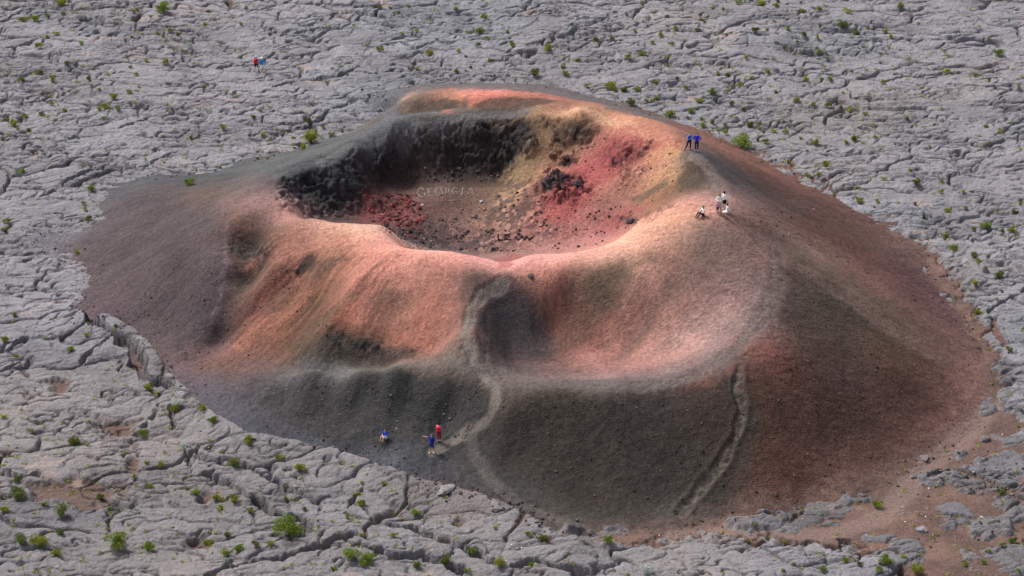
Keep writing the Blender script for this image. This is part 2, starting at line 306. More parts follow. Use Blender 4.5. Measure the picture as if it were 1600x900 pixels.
# rock faces and rubble inside the crater and along the scarps
ROCK = [ # polygon, size of blocks, height
 ([(422,302),(440,278),(480,266),(520,256),(590,233),(640,213),(720,196),(790,186),(826,196),(838,225),(815,256),(780,276),(740,272),(690,262),(640,268),(590,276),(566,302),(560,336),(500,340),(450,322)],1.0,.62),
 ([(840,278),(870,268),(912,276),(918,292),(896,316),(862,314),(845,298)],.9,1.35),([(945,262),(955,242),(985,226),(1012,226),(1016,236),(992,252),(965,262)],.8,.85),
 ([(872,246),(896,243),(902,254),(885,262),(862,262)],.7,.7),([(850,186),(895,188),(940,204),(920,218),(895,224),(870,230),(855,216)],.8,.5),([(960,342),(985,336),(1005,346),(988,354),(965,352)],.7,.55),
 ([(970,268),(1000,268),(1002,288),(975,292)],.7,.45),([(560,306),(640,300),(662,330),(655,372),(600,350)],.6,.30),([(620,362),(700,352),(770,372),(780,396),(700,390),(640,388)],.5,.10),
 ([(358,376),(400,372),(420,386),(418,408),(366,408)],.8,.25),([(520,524),(560,526),(640,536),(646,548),(560,556),(520,552)],.6,.3),([(440,420),(480,396),(490,402),(455,436)],.5,.22),
 ([(800,270),(850,300),(860,370),(780,392),(740,360),(770,310)],.5,.05),([(1010,335),(1050,318),(1052,324),(1015,345)],.5,.4)]
cm_one = 1.0
rock = np.zeros(X.shape); OFX = np.zeros(X.shape); OFY = np.zeros(X.shape)
Cs = np.where(cm, C, 0); gyC, gxC = np.gradient(Cs, YS, XS); NL = np.sqrt(1+gxC**2+gyC**2)
for L_, sc, am in ROCK:
    Q = W0(L_); q = np.array(Q)
    m = cm & (X > q[:, 0].min()-3) & (X < q[:, 0].max()+3) & (Y > q[:, 1].min()-3) & (Y < q[:, 1].max()+3)
    x, y = X[m], Y[m]; s = sdist(x, y, Q); mm = sstep(.9, -1.0, s+.9*noise(x/1.3, y/1.3, 91))
    p = np.stack([x, y, C[m]*1.0], -1); p = p+.25*np.stack([noise(x/.5, y/.5, 92), noise(x/.5, y/.5, 93), noise(x/.6, y/.6, 94)], -1)
    a3 = mm > .01; v = np.zeros(len(x)); pa = p[a3]
    F1, F2, i_, D = worley3(pa/sc, 95); G1, G2, j_, _d = worley3(pa/sc*2.3+5, 96)
    v[a3] = (_P[3][i_]-.4)*1.1+.7*(1-np.exp(-(F2-F1)/.22))-.35+D[:, 2]*.5+D[:, 0]*(_P[1][i_]-.5)*1.5+.5*((_P[3][j_]-.5)+.5*(1-np.exp(-(G2-G1)/.2)))
    v = v*mm*am*.6
    OFX[m] += -v*gxC[m]/NL[m]; OFY[m] += -v*gyC[m]/NL[m]; C[m] += v/NL[m]; rock[m] = np.maximum(rock[m], mm)
ang = np.arctan2(X+2, Y+2); rad = np.hypot(X+2, Y+2)
streak = noise(ang*22+1.3*noise(X/7, Y/7, 101), rad/9, 102)+.6*noise(ang*55+1.1*noise(X/4, Y/4, 103), rad/5, 104)
ripple = noise(X/.75+.5*noise(X/1.5, Y/1.5, 117), (Y-.55*X*(X > 12)*.6)/.27+.8*noise(X/1.1, Y/1.1, 118), 108)*sstep(19, 25, rad)*sstep(-14, -2, X)
rill = noise(ang*34+.8*noise(X/5, Y/5, 109), rad/14, 110)+.4*noise(ang*80, rad/8, 112)
RILLP = W0([(370,385),(440,360),(540,365),(620,420),(600,520),(500,535),(430,560),(330,560),(345,480)])
rillm = np.zeros(X.shape); rillm[cm] = sstep(1.5, -2.0, sdist(X[cm], Y[cm], RILLP)+1.2*noise(X[cm]/3, Y[cm]/3, 113))*np.clip(.6+.9*noise(X[cm]/4, Y[cm]/4, 114), 0, 1.2)
SOIL = [W0(q_) for q_ in ([(35,757),(120,748),(205,765),(240,772),(150,792),(70,790),(45,775)],[(110,775),(150,778),(160,800),(120,802),(105,790)],[(150,650),(215,655),(220,675),(180,690),(200,700),(150,680)],[(190,700),(210,690),(215,740),(200,760)],[(60,600),(95,592),(120,610),(90,620)],[(30,520),(75,530),(110,525),(80,540)],[(270,840),(330,830),(345,845),(300,860)],[(700,815),(730,812),(720,830),(690,825)],[(300,770),(330,765),(335,790),(310,795)])]
soil = np.zeros(X.shape)
for q_ in SOIL:
    qa = np.array(q_); m = (X > qa[:, 0].min()-2) & (X < qa[:, 0].max()+2) & (Y > qa[:, 1].min()-2) & (Y < qa[:, 1].max()+2)
    soil[m] = np.maximum(soil[m], sstep(.7, -.5, sdist(X[m], Y[m], q_)+.5+1.1*noise(X[m]/1.5, Y[m]/1.5, 115)+.3*noise(X[m]/.4, Y[m]/.4, 116)))
L = L-soil*(.30+.8*np.maximum(0, det))
C += cm*(.05*streak*sstep(12, 24, rad)+.13*rill*rillm+.028*ripple+.055*fbm(X/1.1, Y/.8, 3, 105)*(.6+.4*sstep(18, 30, rad))+.05*noise(X/3.2, Y/3.2, 106)+.035*np.abs(noise(X/.36, Y/.30, 107)))
RELIEF = [ # spurs (+) and gullies (-) on the slopes: picture line, half width m, height m
 ([(548,372),(500,405),(455,435),(400,482)],1.1,-.5),([(578,450),(520,482),(460,548)],1.1,-.45),([(628,440),(642,500),(622,546)],1.8,-.5),([(705,440),(695,500),(675,552)],1.5,-.4),
 ([(396,378),(382,440),(366,500)],1.8,-.22),([(612,400),(560,440),(513,512)],1.2,.55),([(662,408),(684,470),(692,522)],1.3,.4),([(430,400),(395,420),(352,428)],.9,.3),([(356,345),(352,420),(340,480),(322,530)],1.3,.12),
 ([(430,591),(560,588),(660,574),(730,592),(766,602)],.9,.22),([(778,614),(870,619),(950,621),(1040,611),(1110,590),(1150,577)],.9,.16),([(1125,338),(1200,388),(1300,442),(1400,502),(1485,562)],1.2,.35),
 ([(520,440),(480,470),(430,515)],.8,.35),([(480,400),(440,430),(400,460)],.7,.3),([(260,330),(210,380),(160,420)],1.6,-.3),([(300,330),(270,400),(220,470)],1.6,.3),([(900,440),(890,520),(880,560)],2,-.35),([(1010,420),(970,500),(930,560)],1.6,.35),([(1080,400),(1040,480),(990,550)],2,-.3)]
for P_, w_, d_ in RELIEF:
    sharp_add(X, Y, C, lambda d, t, x, y, w_=w_, d_=d_: cm_one*d_*np.exp(-np.abs(d+min(.35, .9*abs(d_)-.08)*noise(x/1.7, y/1.7, 119))/w_)*(.7+.6*noise(t/2.5, t*0+w_*5, 120)), W0(P_), 6.0)
# footpaths tread into the cinder
PATHS = [ # polyline, half width, depth
 ([(672,706),(705,689),(735,673),(760,656),(772,636),(773,612),(757,586),(736,560),(727,520),(735,482),(755,456),(786,440)],.48,.12),
 ([(1085,244),(1108,262),(1120,285),(1128,308)],.7,.06),
 ([(1213,395),(1217,440),(1197,490),(1152,545),(1085,588),(1000,606),(900,606),(800,592),(762,590)],.65,.05),
 ([(1156,574),(1152,600),(1160,640),(1151,680),(1131,715),(1100,758),(1060,804)],.36,.15),
 ([(735,680),(742,712),(768,752),(808,785),(856,808),(905,822)],.5,.06),
 ([(430,276),(520,246),(600,217),(660,198),(760,179),(830,171)],.7,.05),
 ([(1060,836),(1180,832),(1290,838),(1370,812),(1410,775),(1440,735),(1500,690),(1545,640)],1.1,.05)]
pathm = np.zeros(X.shape); pathid = np.full(X.shape, -1)
for k, (P_, hw, dp) in enumerate(PATHS):
    Q = W0(P_); q = np.array(Q); m = near & (X > q[:, 0].min()-4) & (X < q[:, 0].max()+4) & (Y > q[:, 1].min()-4) & (Y < q[:, 1].max()+4)
    x, y = X[m], Y[m]; d, t = seg_dist(x, y, Q); d = np.abs(d+.22*noise(x/1.6, y/1.6, 111+k))
    mm = 1-sstep(hw*.55, hw*1.35, d)
    ft = noise(x/.45, y/.45, 121)*(.09 if k == 3 else .05)
    C[m] += -dp*mm+dp*.5*np.exp(-((d-hw*1.6)/(hw*.5))**2)+ft*mm
    b = pathm[m]; pathid[m] = np.where(mm > b, k, pathid[m]); pathm[m] = np.maximum(b, mm)
DIRTH = DIRTH-.04*pathm
Cd = np.where(dm > .02, np.maximum(C, DIRTH-(1-dm)*2.5), C)
Z = np.maximum(L, Cd)
is_cin = Cd > L; is_dirt = is_cin & (DIRTH-(1-dm)*2.5 > C)
# ------------------------------------------------------------------ cinder colours with soft shading mixed in: oxidised red, pink, ochre, brown, black ash (picture point, tone)
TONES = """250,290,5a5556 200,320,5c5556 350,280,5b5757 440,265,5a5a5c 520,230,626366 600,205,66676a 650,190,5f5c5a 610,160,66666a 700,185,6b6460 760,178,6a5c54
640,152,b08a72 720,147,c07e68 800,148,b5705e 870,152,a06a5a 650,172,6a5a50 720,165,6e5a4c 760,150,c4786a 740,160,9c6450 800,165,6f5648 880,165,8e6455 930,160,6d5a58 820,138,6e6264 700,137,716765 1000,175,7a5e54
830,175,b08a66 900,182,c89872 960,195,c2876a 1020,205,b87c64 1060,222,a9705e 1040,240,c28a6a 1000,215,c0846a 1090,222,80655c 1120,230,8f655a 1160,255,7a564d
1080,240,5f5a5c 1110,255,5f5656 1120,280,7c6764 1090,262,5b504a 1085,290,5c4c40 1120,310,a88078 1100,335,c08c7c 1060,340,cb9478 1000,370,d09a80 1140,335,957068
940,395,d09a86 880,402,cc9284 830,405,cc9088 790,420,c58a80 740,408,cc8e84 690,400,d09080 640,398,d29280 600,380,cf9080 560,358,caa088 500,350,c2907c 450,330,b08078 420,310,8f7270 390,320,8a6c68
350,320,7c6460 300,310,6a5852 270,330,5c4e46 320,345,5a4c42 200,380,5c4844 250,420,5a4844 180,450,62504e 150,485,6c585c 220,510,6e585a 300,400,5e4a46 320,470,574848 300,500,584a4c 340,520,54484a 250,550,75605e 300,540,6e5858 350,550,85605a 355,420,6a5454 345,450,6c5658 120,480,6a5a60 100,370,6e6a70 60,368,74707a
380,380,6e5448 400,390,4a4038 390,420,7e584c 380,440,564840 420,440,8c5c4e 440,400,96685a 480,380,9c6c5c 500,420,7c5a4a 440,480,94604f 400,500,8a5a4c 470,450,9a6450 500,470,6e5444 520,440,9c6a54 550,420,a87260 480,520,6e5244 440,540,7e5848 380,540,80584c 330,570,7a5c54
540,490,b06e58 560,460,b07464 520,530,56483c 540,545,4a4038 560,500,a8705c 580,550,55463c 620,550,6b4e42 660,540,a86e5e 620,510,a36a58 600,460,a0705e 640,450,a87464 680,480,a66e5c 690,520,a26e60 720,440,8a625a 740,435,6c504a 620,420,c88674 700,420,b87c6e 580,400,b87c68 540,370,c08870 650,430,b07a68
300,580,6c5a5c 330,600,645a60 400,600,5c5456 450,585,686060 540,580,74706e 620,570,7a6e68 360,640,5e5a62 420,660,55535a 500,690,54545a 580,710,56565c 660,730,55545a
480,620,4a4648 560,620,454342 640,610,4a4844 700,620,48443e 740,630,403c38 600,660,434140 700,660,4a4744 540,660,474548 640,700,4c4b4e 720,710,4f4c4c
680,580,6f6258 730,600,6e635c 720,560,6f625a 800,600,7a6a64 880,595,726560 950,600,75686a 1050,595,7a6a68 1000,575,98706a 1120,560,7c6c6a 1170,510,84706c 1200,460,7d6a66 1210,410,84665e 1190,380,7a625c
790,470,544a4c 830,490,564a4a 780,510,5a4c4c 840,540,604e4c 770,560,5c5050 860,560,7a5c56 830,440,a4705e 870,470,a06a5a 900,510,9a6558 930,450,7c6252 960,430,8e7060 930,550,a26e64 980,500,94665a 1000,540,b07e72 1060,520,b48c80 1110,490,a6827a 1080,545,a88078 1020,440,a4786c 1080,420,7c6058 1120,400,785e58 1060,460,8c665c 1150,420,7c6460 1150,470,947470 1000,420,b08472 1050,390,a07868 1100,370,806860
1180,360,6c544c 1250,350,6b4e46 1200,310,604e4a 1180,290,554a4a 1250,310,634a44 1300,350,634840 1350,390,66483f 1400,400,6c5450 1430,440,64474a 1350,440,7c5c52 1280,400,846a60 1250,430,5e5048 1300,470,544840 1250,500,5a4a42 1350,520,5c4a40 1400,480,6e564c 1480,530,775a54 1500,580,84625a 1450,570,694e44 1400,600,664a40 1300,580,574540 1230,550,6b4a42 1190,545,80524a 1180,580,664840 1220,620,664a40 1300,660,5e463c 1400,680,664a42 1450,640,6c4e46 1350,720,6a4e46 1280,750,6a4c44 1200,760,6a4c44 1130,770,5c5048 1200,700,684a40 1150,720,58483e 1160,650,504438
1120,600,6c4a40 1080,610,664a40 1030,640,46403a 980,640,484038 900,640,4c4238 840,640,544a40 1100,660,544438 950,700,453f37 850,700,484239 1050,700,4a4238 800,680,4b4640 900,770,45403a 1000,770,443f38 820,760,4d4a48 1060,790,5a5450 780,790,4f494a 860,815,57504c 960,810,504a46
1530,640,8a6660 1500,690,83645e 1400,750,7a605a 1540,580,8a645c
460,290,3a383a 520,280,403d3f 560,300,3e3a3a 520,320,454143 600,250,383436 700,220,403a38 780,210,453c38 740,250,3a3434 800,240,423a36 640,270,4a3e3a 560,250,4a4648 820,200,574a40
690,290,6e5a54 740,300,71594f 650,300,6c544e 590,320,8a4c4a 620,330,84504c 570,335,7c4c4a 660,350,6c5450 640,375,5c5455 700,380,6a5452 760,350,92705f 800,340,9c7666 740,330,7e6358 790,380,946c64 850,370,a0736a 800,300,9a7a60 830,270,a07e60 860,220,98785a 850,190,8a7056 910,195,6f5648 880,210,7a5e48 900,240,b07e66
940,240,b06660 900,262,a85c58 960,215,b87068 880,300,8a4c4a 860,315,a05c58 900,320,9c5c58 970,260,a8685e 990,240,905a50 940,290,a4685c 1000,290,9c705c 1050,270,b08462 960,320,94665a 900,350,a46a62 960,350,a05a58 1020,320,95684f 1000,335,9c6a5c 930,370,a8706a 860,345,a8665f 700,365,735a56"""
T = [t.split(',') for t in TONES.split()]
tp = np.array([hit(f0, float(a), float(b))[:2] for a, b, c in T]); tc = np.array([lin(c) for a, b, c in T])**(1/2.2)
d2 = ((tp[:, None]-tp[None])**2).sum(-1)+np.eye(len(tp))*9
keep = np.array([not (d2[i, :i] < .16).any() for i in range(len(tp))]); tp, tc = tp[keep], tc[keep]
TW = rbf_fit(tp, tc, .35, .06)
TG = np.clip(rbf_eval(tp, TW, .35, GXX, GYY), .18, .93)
tang = np.stack([Y+2, -(X+2)], -1)/(rad[..., None]+1e-6)
so = (.4*streak*sstep(10, 20, rad))[..., None]*tang
wx = X+so[..., 0]+.4*noise(X/2.2, Y/2.2, 131)+.25*noise(X/.7, Y/.7, 132); wy = Y+so[..., 1]+.4*noise(X/2.2, Y/2.2, 133)+.25*noise(X/.7, Y/.7, 134)
CC = np.zeros(X.shape+(3,)); CC[...] = .1
CC[cm] = (bil(TG, wx[cm], wy[cm])**2.2/.20)**1.17*.20/KALB*1.0          # tones with their shading, spread a little further apart
CC *= (1+.30*rill*rillm)[..., None]
OVER = [ ([(150,330),(250,300),(350,330),(352,420),(335,520),(260,560),(150,500),(130,430)],'594d53',1.5,.7),([(290,400),(345,385),(350,460),(322,520),(270,540),(220,500),(240,440)],'524649',.8,.6),
 ([(610,160),(640,147),(720,142),(800,142),(880,152),(950,172),(1040,194),(1045,188),(960,158),(880,138),(800,128),(720,128),(640,134),(600,148)],'6c6365',.8,.85),
 ([(570,165),(588,138),(628,138),(620,165),(640,192),(600,206),(540,222),(500,232),(560,206),(595,186)],'63646a',.8,.9),([(440,262),(520,236),(590,208),(595,190),(540,205),(470,230),(400,245),(340,268)],'5e5e60',.8,.6),
 ([(480,255),(560,222),(620,203),(700,183),(780,174),(828,171),(826,177),(770,184),(700,195),(640,209),(570,231),(500,260)],'6e6c6c',.3,.75),
 ([(770,404),(800,398),(815,401),(800,415),(780,418)],'a24c4c',.25,.6),
 ([(842,281),(868,270),(900,274),(906,290),(880,303),(850,300)],'40373c',.3,.9),([(945,262),(960,243),(985,228),(1010,228),(990,250),(965,261)],'583a3a',.3,.8),([(872,248),(895,244),(900,254),(880,262)],'54393a',.25,.75),
 ([(852,188),(890,190),(938,206),(915,217),(880,229),(860,212)],'5c483c',.3,.8),([(965,343),(985,338),(1000,346),(985,352)],'4c3a3e',.25,.7),
 ([(905,432),(1010,397),(1030,402),(960,470),(900,545),(880,562),(872,505)],'705648',.6,.6),([(1010,425),(1062,390),(1005,460),(935,562),(900,572)],'aa7a6a',.5,.5),
 ([(1060,425),(1140,362),(1172,382),(1120,432),(1040,482),(970,562),(940,572),(1000,490)],'7a5f55',.6,.6),([(600,440),(650,465),(645,520),(605,512),(575,470)],'8a6252',.7,.55),
 ([(640,570),(700,556),(730,562),(790,580),(880,592),(1000,592),(1100,570),(1150,540),(1165,560),(1120,590),(1000,612),(880,612),(800,606),(740,604),(690,586)],'6c605c',.5,.55),
 ([(430,589),(520,585),(600,574),(665,562),(720,563),(720,570),(665,570),(600,581),(520,591),(430,595)],'75706c',.3,.4),([(1146,588),(1152,640),(1140,690),(1128,690),(1140,640),(1134,590)],'3c3230',.2,.6),
 ([(1166,600),(1184,660),(1168,722),(1122,782),(1080,803),(1108,762),(1145,705),(1162,650)],'46403e',.4,.65),
 ([(351,345),(358,345),(357,420),(347,470),(329,527),(321,527),(340,470),(350,420)],'78646a',.2,.6),([(1196,395),(1206,392),(1222,440),(1205,490),(1160,548),(1150,540),(1190,485),(1208,440)],'84736d',.3,.5),
 # sharper beds, and the bowl's shade painted in: picture outline, tone, softness m, strength
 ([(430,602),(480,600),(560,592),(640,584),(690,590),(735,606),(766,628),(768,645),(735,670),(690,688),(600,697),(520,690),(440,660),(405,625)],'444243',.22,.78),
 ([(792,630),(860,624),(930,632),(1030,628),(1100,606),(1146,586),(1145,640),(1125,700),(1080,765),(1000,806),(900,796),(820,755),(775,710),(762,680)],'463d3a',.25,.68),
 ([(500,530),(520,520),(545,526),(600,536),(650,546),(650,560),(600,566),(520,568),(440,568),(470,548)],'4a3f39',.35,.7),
 ([(775,452),(798,445),(822,455),(845,490),(868,548),(850,562),(800,545),(765,528),(746,505),(757,472)],'4c4345',.8,.72),  # shaded hollow under the bowl's left wall, painted into the cinder colour
 ([(1030,228),(1000,212),(955,222),(915,258),(885,285),(845,312),(852,350),(905,330),(935,290),(975,262)],'ac4e4c',.5,.7),
 ([(566,302),(640,302),(664,330),(655,360),(600,352),(568,336)],'84403e',.4,.6),
 ([(358,372),(400,368),(424,384),(420,402),(395,408),(365,408)],'4a423c',.6,.6),([(352,450),(395,415),(430,412),(420,430),(380,452),(356,470)],'584c44',.6,.45),
 ([(460,425),(486,398),(500,394),(492,410),(470,428)],'4a423a',.25,.8),([(400,480),(470,428),(540,398),(552,404),(480,450),(420,500)],'6a5446',.35,.5),
 ([(440,540),(520,478),(560,450),(570,458),(510,510),(460,550)],'64503f',.4,.6),([(360,540),(430,490),(480,450),(490,456),(430,510),(380,550)],'a06652',.35,.5),
 ([(700,430),(740,425),(760,432),(745,460),(725,480),(715,450)],'5c4844',.5,.55),([(905,440),(960,415),(985,420),(960,480),(920,490)],'6c5848',.6,.5),
 ([(1060,265),(1080,252),(1110,262),(1122,278),(1090,292),(1060,300)],'504438',.3,.75),([(1040,232),(1065,236),(1060,246),(1035,250)],'c8945c',.25,.6),
 ([(1000,300),(1030,282),(1062,262),(1070,270),(1030,296)],'b48a60',.3,.55),([(985,312),(1040,280),(1045,286),(1000,318)],'645648',.25,.7),
 ([(645,160),(700,154),(715,158),(690,174),(650,178)],'54453c',.3,.85),([(740,162),(760,154),(850,153),(880,158),(830,168),(745,178)],'54423a',.3,.85),([(690,176),(735,158),(752,152),(765,153),(740,165),(705,178)],'b86a58',.25,.7),
 ([(1060,540),(1010,556),(1040,530),(1090,500),(1125,485),(1130,500)],'b08c82',.6,.35),([(830,178),(860,172),(940,178),(1000,196),(990,203),(930,188),(870,184)],'d8a47c',.3,.6),
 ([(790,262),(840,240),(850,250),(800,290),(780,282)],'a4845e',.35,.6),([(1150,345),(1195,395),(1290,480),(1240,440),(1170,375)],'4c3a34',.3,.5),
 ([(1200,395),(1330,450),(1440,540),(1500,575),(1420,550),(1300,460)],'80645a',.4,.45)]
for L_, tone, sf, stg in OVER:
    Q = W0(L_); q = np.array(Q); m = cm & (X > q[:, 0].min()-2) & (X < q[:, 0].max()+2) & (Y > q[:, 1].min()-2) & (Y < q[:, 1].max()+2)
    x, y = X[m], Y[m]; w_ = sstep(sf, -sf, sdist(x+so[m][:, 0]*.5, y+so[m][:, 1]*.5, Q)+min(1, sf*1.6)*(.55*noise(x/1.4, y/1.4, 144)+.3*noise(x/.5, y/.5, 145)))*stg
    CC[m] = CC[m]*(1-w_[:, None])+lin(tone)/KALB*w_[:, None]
g_ = CC.mean(-1, keepdims=True); CC = g_+(CC-g_)*.80
CC *= (1+.08*streak*sstep(10, 20, rad)*(rad < 40)+.09*ripple)[..., None]
CC *= (1+.16*fbm(X/2.8, Y/2.3, 3, 135)+.20*noise(X/.38, Y/.34, 136)+.20*noise(X/.22, Y/.25, 140))[..., None]
# black and rusty blocks among the rock faces
blk = np.zeros(X.shape); rm = rock > .01
F1, F2, bi, _a = worley3(np.stack([X[rm], Y[rm], Z[rm]], -1)/.5, 137); blk[rm] = _P[3][bi]; q = (rock*(blk > .45))[..., None]
CC = CC*(1-.55*q)+np.array([.028, .026, .030])*.55*q
q = (rock*(blk < .14)*.5)[..., None]; CC = CC*(1-q)+(CC*1.7+.02)*q
# trodden paths are paler
pc = np.array([lin('847b74'), lin('8f7f7a'), lin('6b605c'), lin('6e665f'), lin('6a6460'), lin('6b6a6c'), lin('8d7871')])/KALB
pcol = pc[np.clip(pathid, 0, 6)]
pw = np.array([.85, .5, .4, .65, .65, .5, .65])[np.clip(pathid, 0, 6)]*pathm
g3 = (pathid == 3)*np.clip(noise(X/.5, Y/.4, 138)*2.2, -.8, 1.2)
pw = (pw*(.8+.35*noise(X/1.2, Y/1.2, 139)))[..., None]
CC = CC*(1-pw)+pcol*(1+.5*g3[..., None])*pw
# dirt between the lava slabs
n1 = fbm(X/5, Y/4, 3, 141); n2 = noise(X/.9, Y/.8, 142)
DC = (lin('6a5650')+(lin('7c645b')-lin('6a5650'))*sstep(-.4, .5, n1)[..., None])/KALB*(1+.18*n2+.12*noise(X/.3, Y/.3, 143))[..., None]
DC = DC*(1-pathm[..., None]*.6)+pc[6]*pathm[..., None]*.6
k = sstep(-2.0, 1.6, SDC+.7*n2)[..., None]
k = np.where(is_dirt[..., None], np.maximum(k, .0), k*(dm > .1)[..., None])
CC = np.where(is_cin[..., None], CC*(1-k)+DC*k, CC)
# the lava: weathered grey crust, warmer near the front left, soil in hollows, lichen
w1 = fbm(X/22, Y/18, 3, 151); w2 = fbm(X/3.3, Y/2.6, 3, 152); w3 = noise(X/.5, Y/.4, 153)
warm = np.clip(.35+.5*sstep(10, -40, Y)*sstep(30, -10, X)+.55*w1, 0, 1)[..., None]
LC = (lin('96959c')*(1-warm)+lin('878080')*warm)/KALB
LC = LC*(1+.13*w2+.10*w3+.10*(_P[1][pid]-.5)+.22*w1-.16*sstep(.4, 1, jum))[..., None]
LC = LC*(1-.36*dm*om)[..., None]
hollow = sstep(.05, -.35, det+.25*w2)*sstep(.0, .45, fbm(X/9, Y/8, 2, 154)+.12*(Y < -15))
LC = LC*(1-.75*hollow[..., None])+(lin('6b554c')/KALB)*.75*hollow[..., None]
LC = LC*(1-soil[..., None])+lin('6f5b54')/KALB*(1+.15*n2)[..., None]*soil[..., None]
pale = sstep(.45, .7, fbm(X/4, Y/2.5, 3, 155))*sstep(.1, .5, noise(X/15, Y/12, 156)); LC = LC*(1-.5*pale[..., None])+lin('b09c94')/KALB*.5*pale[..., None]
moss = sstep(.62, .85, noise(X/.9, Y/.7, 157)+.5*noise(X/9, Y/9, 158))*sstep(.2, -.2, det); LC = LC*(1-.5*moss[..., None])+np.array([.10, .115, .035])*.5*moss[..., None]
dust = (sstep(4.5, .0, SDC+1.2*n1)*(.6+.5*n2)*sstep(.22, -.05, det)*.85+.4*dm*(1-om))
DC = np.where(((X < 5) & (Y > -38))[..., None], lin('615b5e')/KALB*(1+.15*n2)[..., None], DC)
LC = LC*(1-np.clip(dust, 0, 1)[..., None])+DC*np.clip(dust, 0, 1)[..., None]*np.where(X > 5, 1, .75)[..., None]
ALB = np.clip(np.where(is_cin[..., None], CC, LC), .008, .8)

# ------------------------------------------------------------------ materials
def mat(name, col=None, rough=.9, attr=False, grain=None, bumps=(), spec=.2):
    m = bpy.data.materials.new(name); m.use_nodes = True; n = m.node_tree.nodes; l = m.node_tree.links
    b = n['Principled BSDF']; b.inputs['Roughness'].default_value = rough; b.inputs['Specular IOR Level'].default_value = spec
    if attr:
        a = n.new('ShaderNodeAttribute'); a.attribute_name = 'tone'; src = a.outputs['Color']
    else:
        r = n.new('ShaderNodeRGB'); r.outputs[0].default_value = (*col, 1); src = r.outputs[0]
    tcn = n.new('ShaderNodeTexCoord')
    for sc, lo, hi, det in (grain or ()):
        t = n.new('ShaderNodeTexNoise'); t.inputs['Scale'].default_value = sc; t.inputs['Detail'].default_value = det; l.new(tcn.outputs['Object'], t.inputs['Vector'])
        mr = n.new('ShaderNodeMapRange'); mr.inputs[1].default_value = .3; mr.inputs[2].default_value = .7; mr.inputs[3].default_value = lo; mr.inputs[4].default_value = hi; l.new(t.outputs[0], mr.inputs[0])
        mx = n.new('ShaderNodeVectorMath'); mx.operation = 'SCALE'; l.new(src, mx.inputs[0]); l.new(mr.outputs[0], mx.inputs['Scale']); src = mx.outputs[0]
    l.new(src, b.inputs['Base Color'])
    prev = None
    for kind, sc, dist, st in bumps:
        if kind == 'n':
            t = n.new('ShaderNodeTexNoise'); t.inputs['Scale'].default_value = sc; t.inputs['Detail'].default_value = 5; o = t.outputs[0]
        else:
            t = n.new('ShaderNodeTexVoronoi'); t.inputs['Scale'].default_value = sc; o = t.outputs['Distance']
        l.new(tcn.outputs['Object'], t.inputs['Vector'])
        bp = n.new('ShaderNodeBump'); bp.inputs['Distance'].default_value = dist; bp.inputs['Strength'].default_value = st
        l.new(o, bp.inputs['Height'])
        if prev: l.new(prev, bp.inputs['Normal'])
        prev = bp.outputs[0]
    if prev: l.new(prev, b.inputs['Normal'])
    return m
M_LAVA = mat('lava_crust', attr=True, grain=[(7, .86, 1.14, 6), (2.2, .9, 1.1, 5)], bumps=[('n', 3.4, .26, .8), ('n', 10, .10, .9)], rough=.85)
M_CIN = mat('cinder', attr=True, grain=[(4, .78, 1.22, 6), (12, .70, 1.30, 4)], bumps=[('n', 5, .09, .8), ('v', 9, .05, .8)], rough=.95, spec=.1)
M_ROCK = M_CIN

# ------------------------------------------------------------------ the setting as meshes
fcx = lambda A: .25*(A[:-1, :-1]+A[1:, :-1]+A[:-1, 1:]+A[1:, 1:])
f_cin = fcx(is_cin.astype(float)) > .5; f_dirt = fcx(is_dirt.astype(float)) > .5; f_path = (fcx(pathm) > .55) & f_cin
idx = np.arange(nx*ny).reshape(ny, nx)
quads = np.stack([idx[:-1, :-1], idx[:-1, 1:], idx[1:, 1:], idx[1:, :-1]], -1)
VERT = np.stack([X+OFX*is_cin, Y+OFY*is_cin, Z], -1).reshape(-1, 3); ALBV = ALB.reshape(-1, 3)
def np_mesh(name, v, q, material, alb=None, smooth=True):
    me = bpy.data.meshes.new(name); me.vertices.add(len(v)); me.vertices.foreach_set('co', v.astype(np.float32).ravel())
    k = q.shape[1]; me.loops.add(q.size); me.loops.foreach_set('vertex_index', q.astype(np.int32).ravel())
    me.polygons.add(len(q)); me.polygons.foreach_set('loop_start', np.arange(0, q.size, k, dtype=np.int32)); me.polygons.foreach_set('loop_total', np.full(len(q), k, np.int32))
    me.polygons.foreach_set('use_smooth', np.full(len(q), smooth)); me.update(calc_edges=True)
    if alb is not None:
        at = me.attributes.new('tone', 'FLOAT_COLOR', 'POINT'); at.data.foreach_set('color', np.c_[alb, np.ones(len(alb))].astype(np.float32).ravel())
    me.materials.append(material)
    return me
def piece(name, mask, material):
    q = quads[mask]; u, inv = np.unique(q, return_inverse=True)
    o = bpy.data.objects.new(name, np_mesh(name, VERT[u], inv.reshape(q.shape), material, ALBV[u])); COL.objects.link(o)
    o['kind'] = 'structure'; return o
piece('lava_field', ~f_cin, M_LAVA)
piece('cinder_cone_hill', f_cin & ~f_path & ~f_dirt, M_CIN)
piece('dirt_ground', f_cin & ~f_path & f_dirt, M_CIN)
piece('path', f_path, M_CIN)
def ground(x, y):
    x = np.asarray(x, float); y = np.asarray(y, float)
    i = np.clip(np.searchsorted(XS, x)-1, 0, nx-2); j = np.clip(np.searchsorted(YS, y)-1, 0, ny-2)
    a = (x-XS[i])/(XS[i+1]-XS[i]); b = (y-YS[j])/(YS[j+1]-YS[j])
    return (Z[j, i]*(1-a)+Z[j, i+1]*a)*(1-b)+(Z[j+1, i]*(1-a)+Z[j+1, i+1]*a)*b
def spot(u, v): return Vector(hit(ground, u, v))
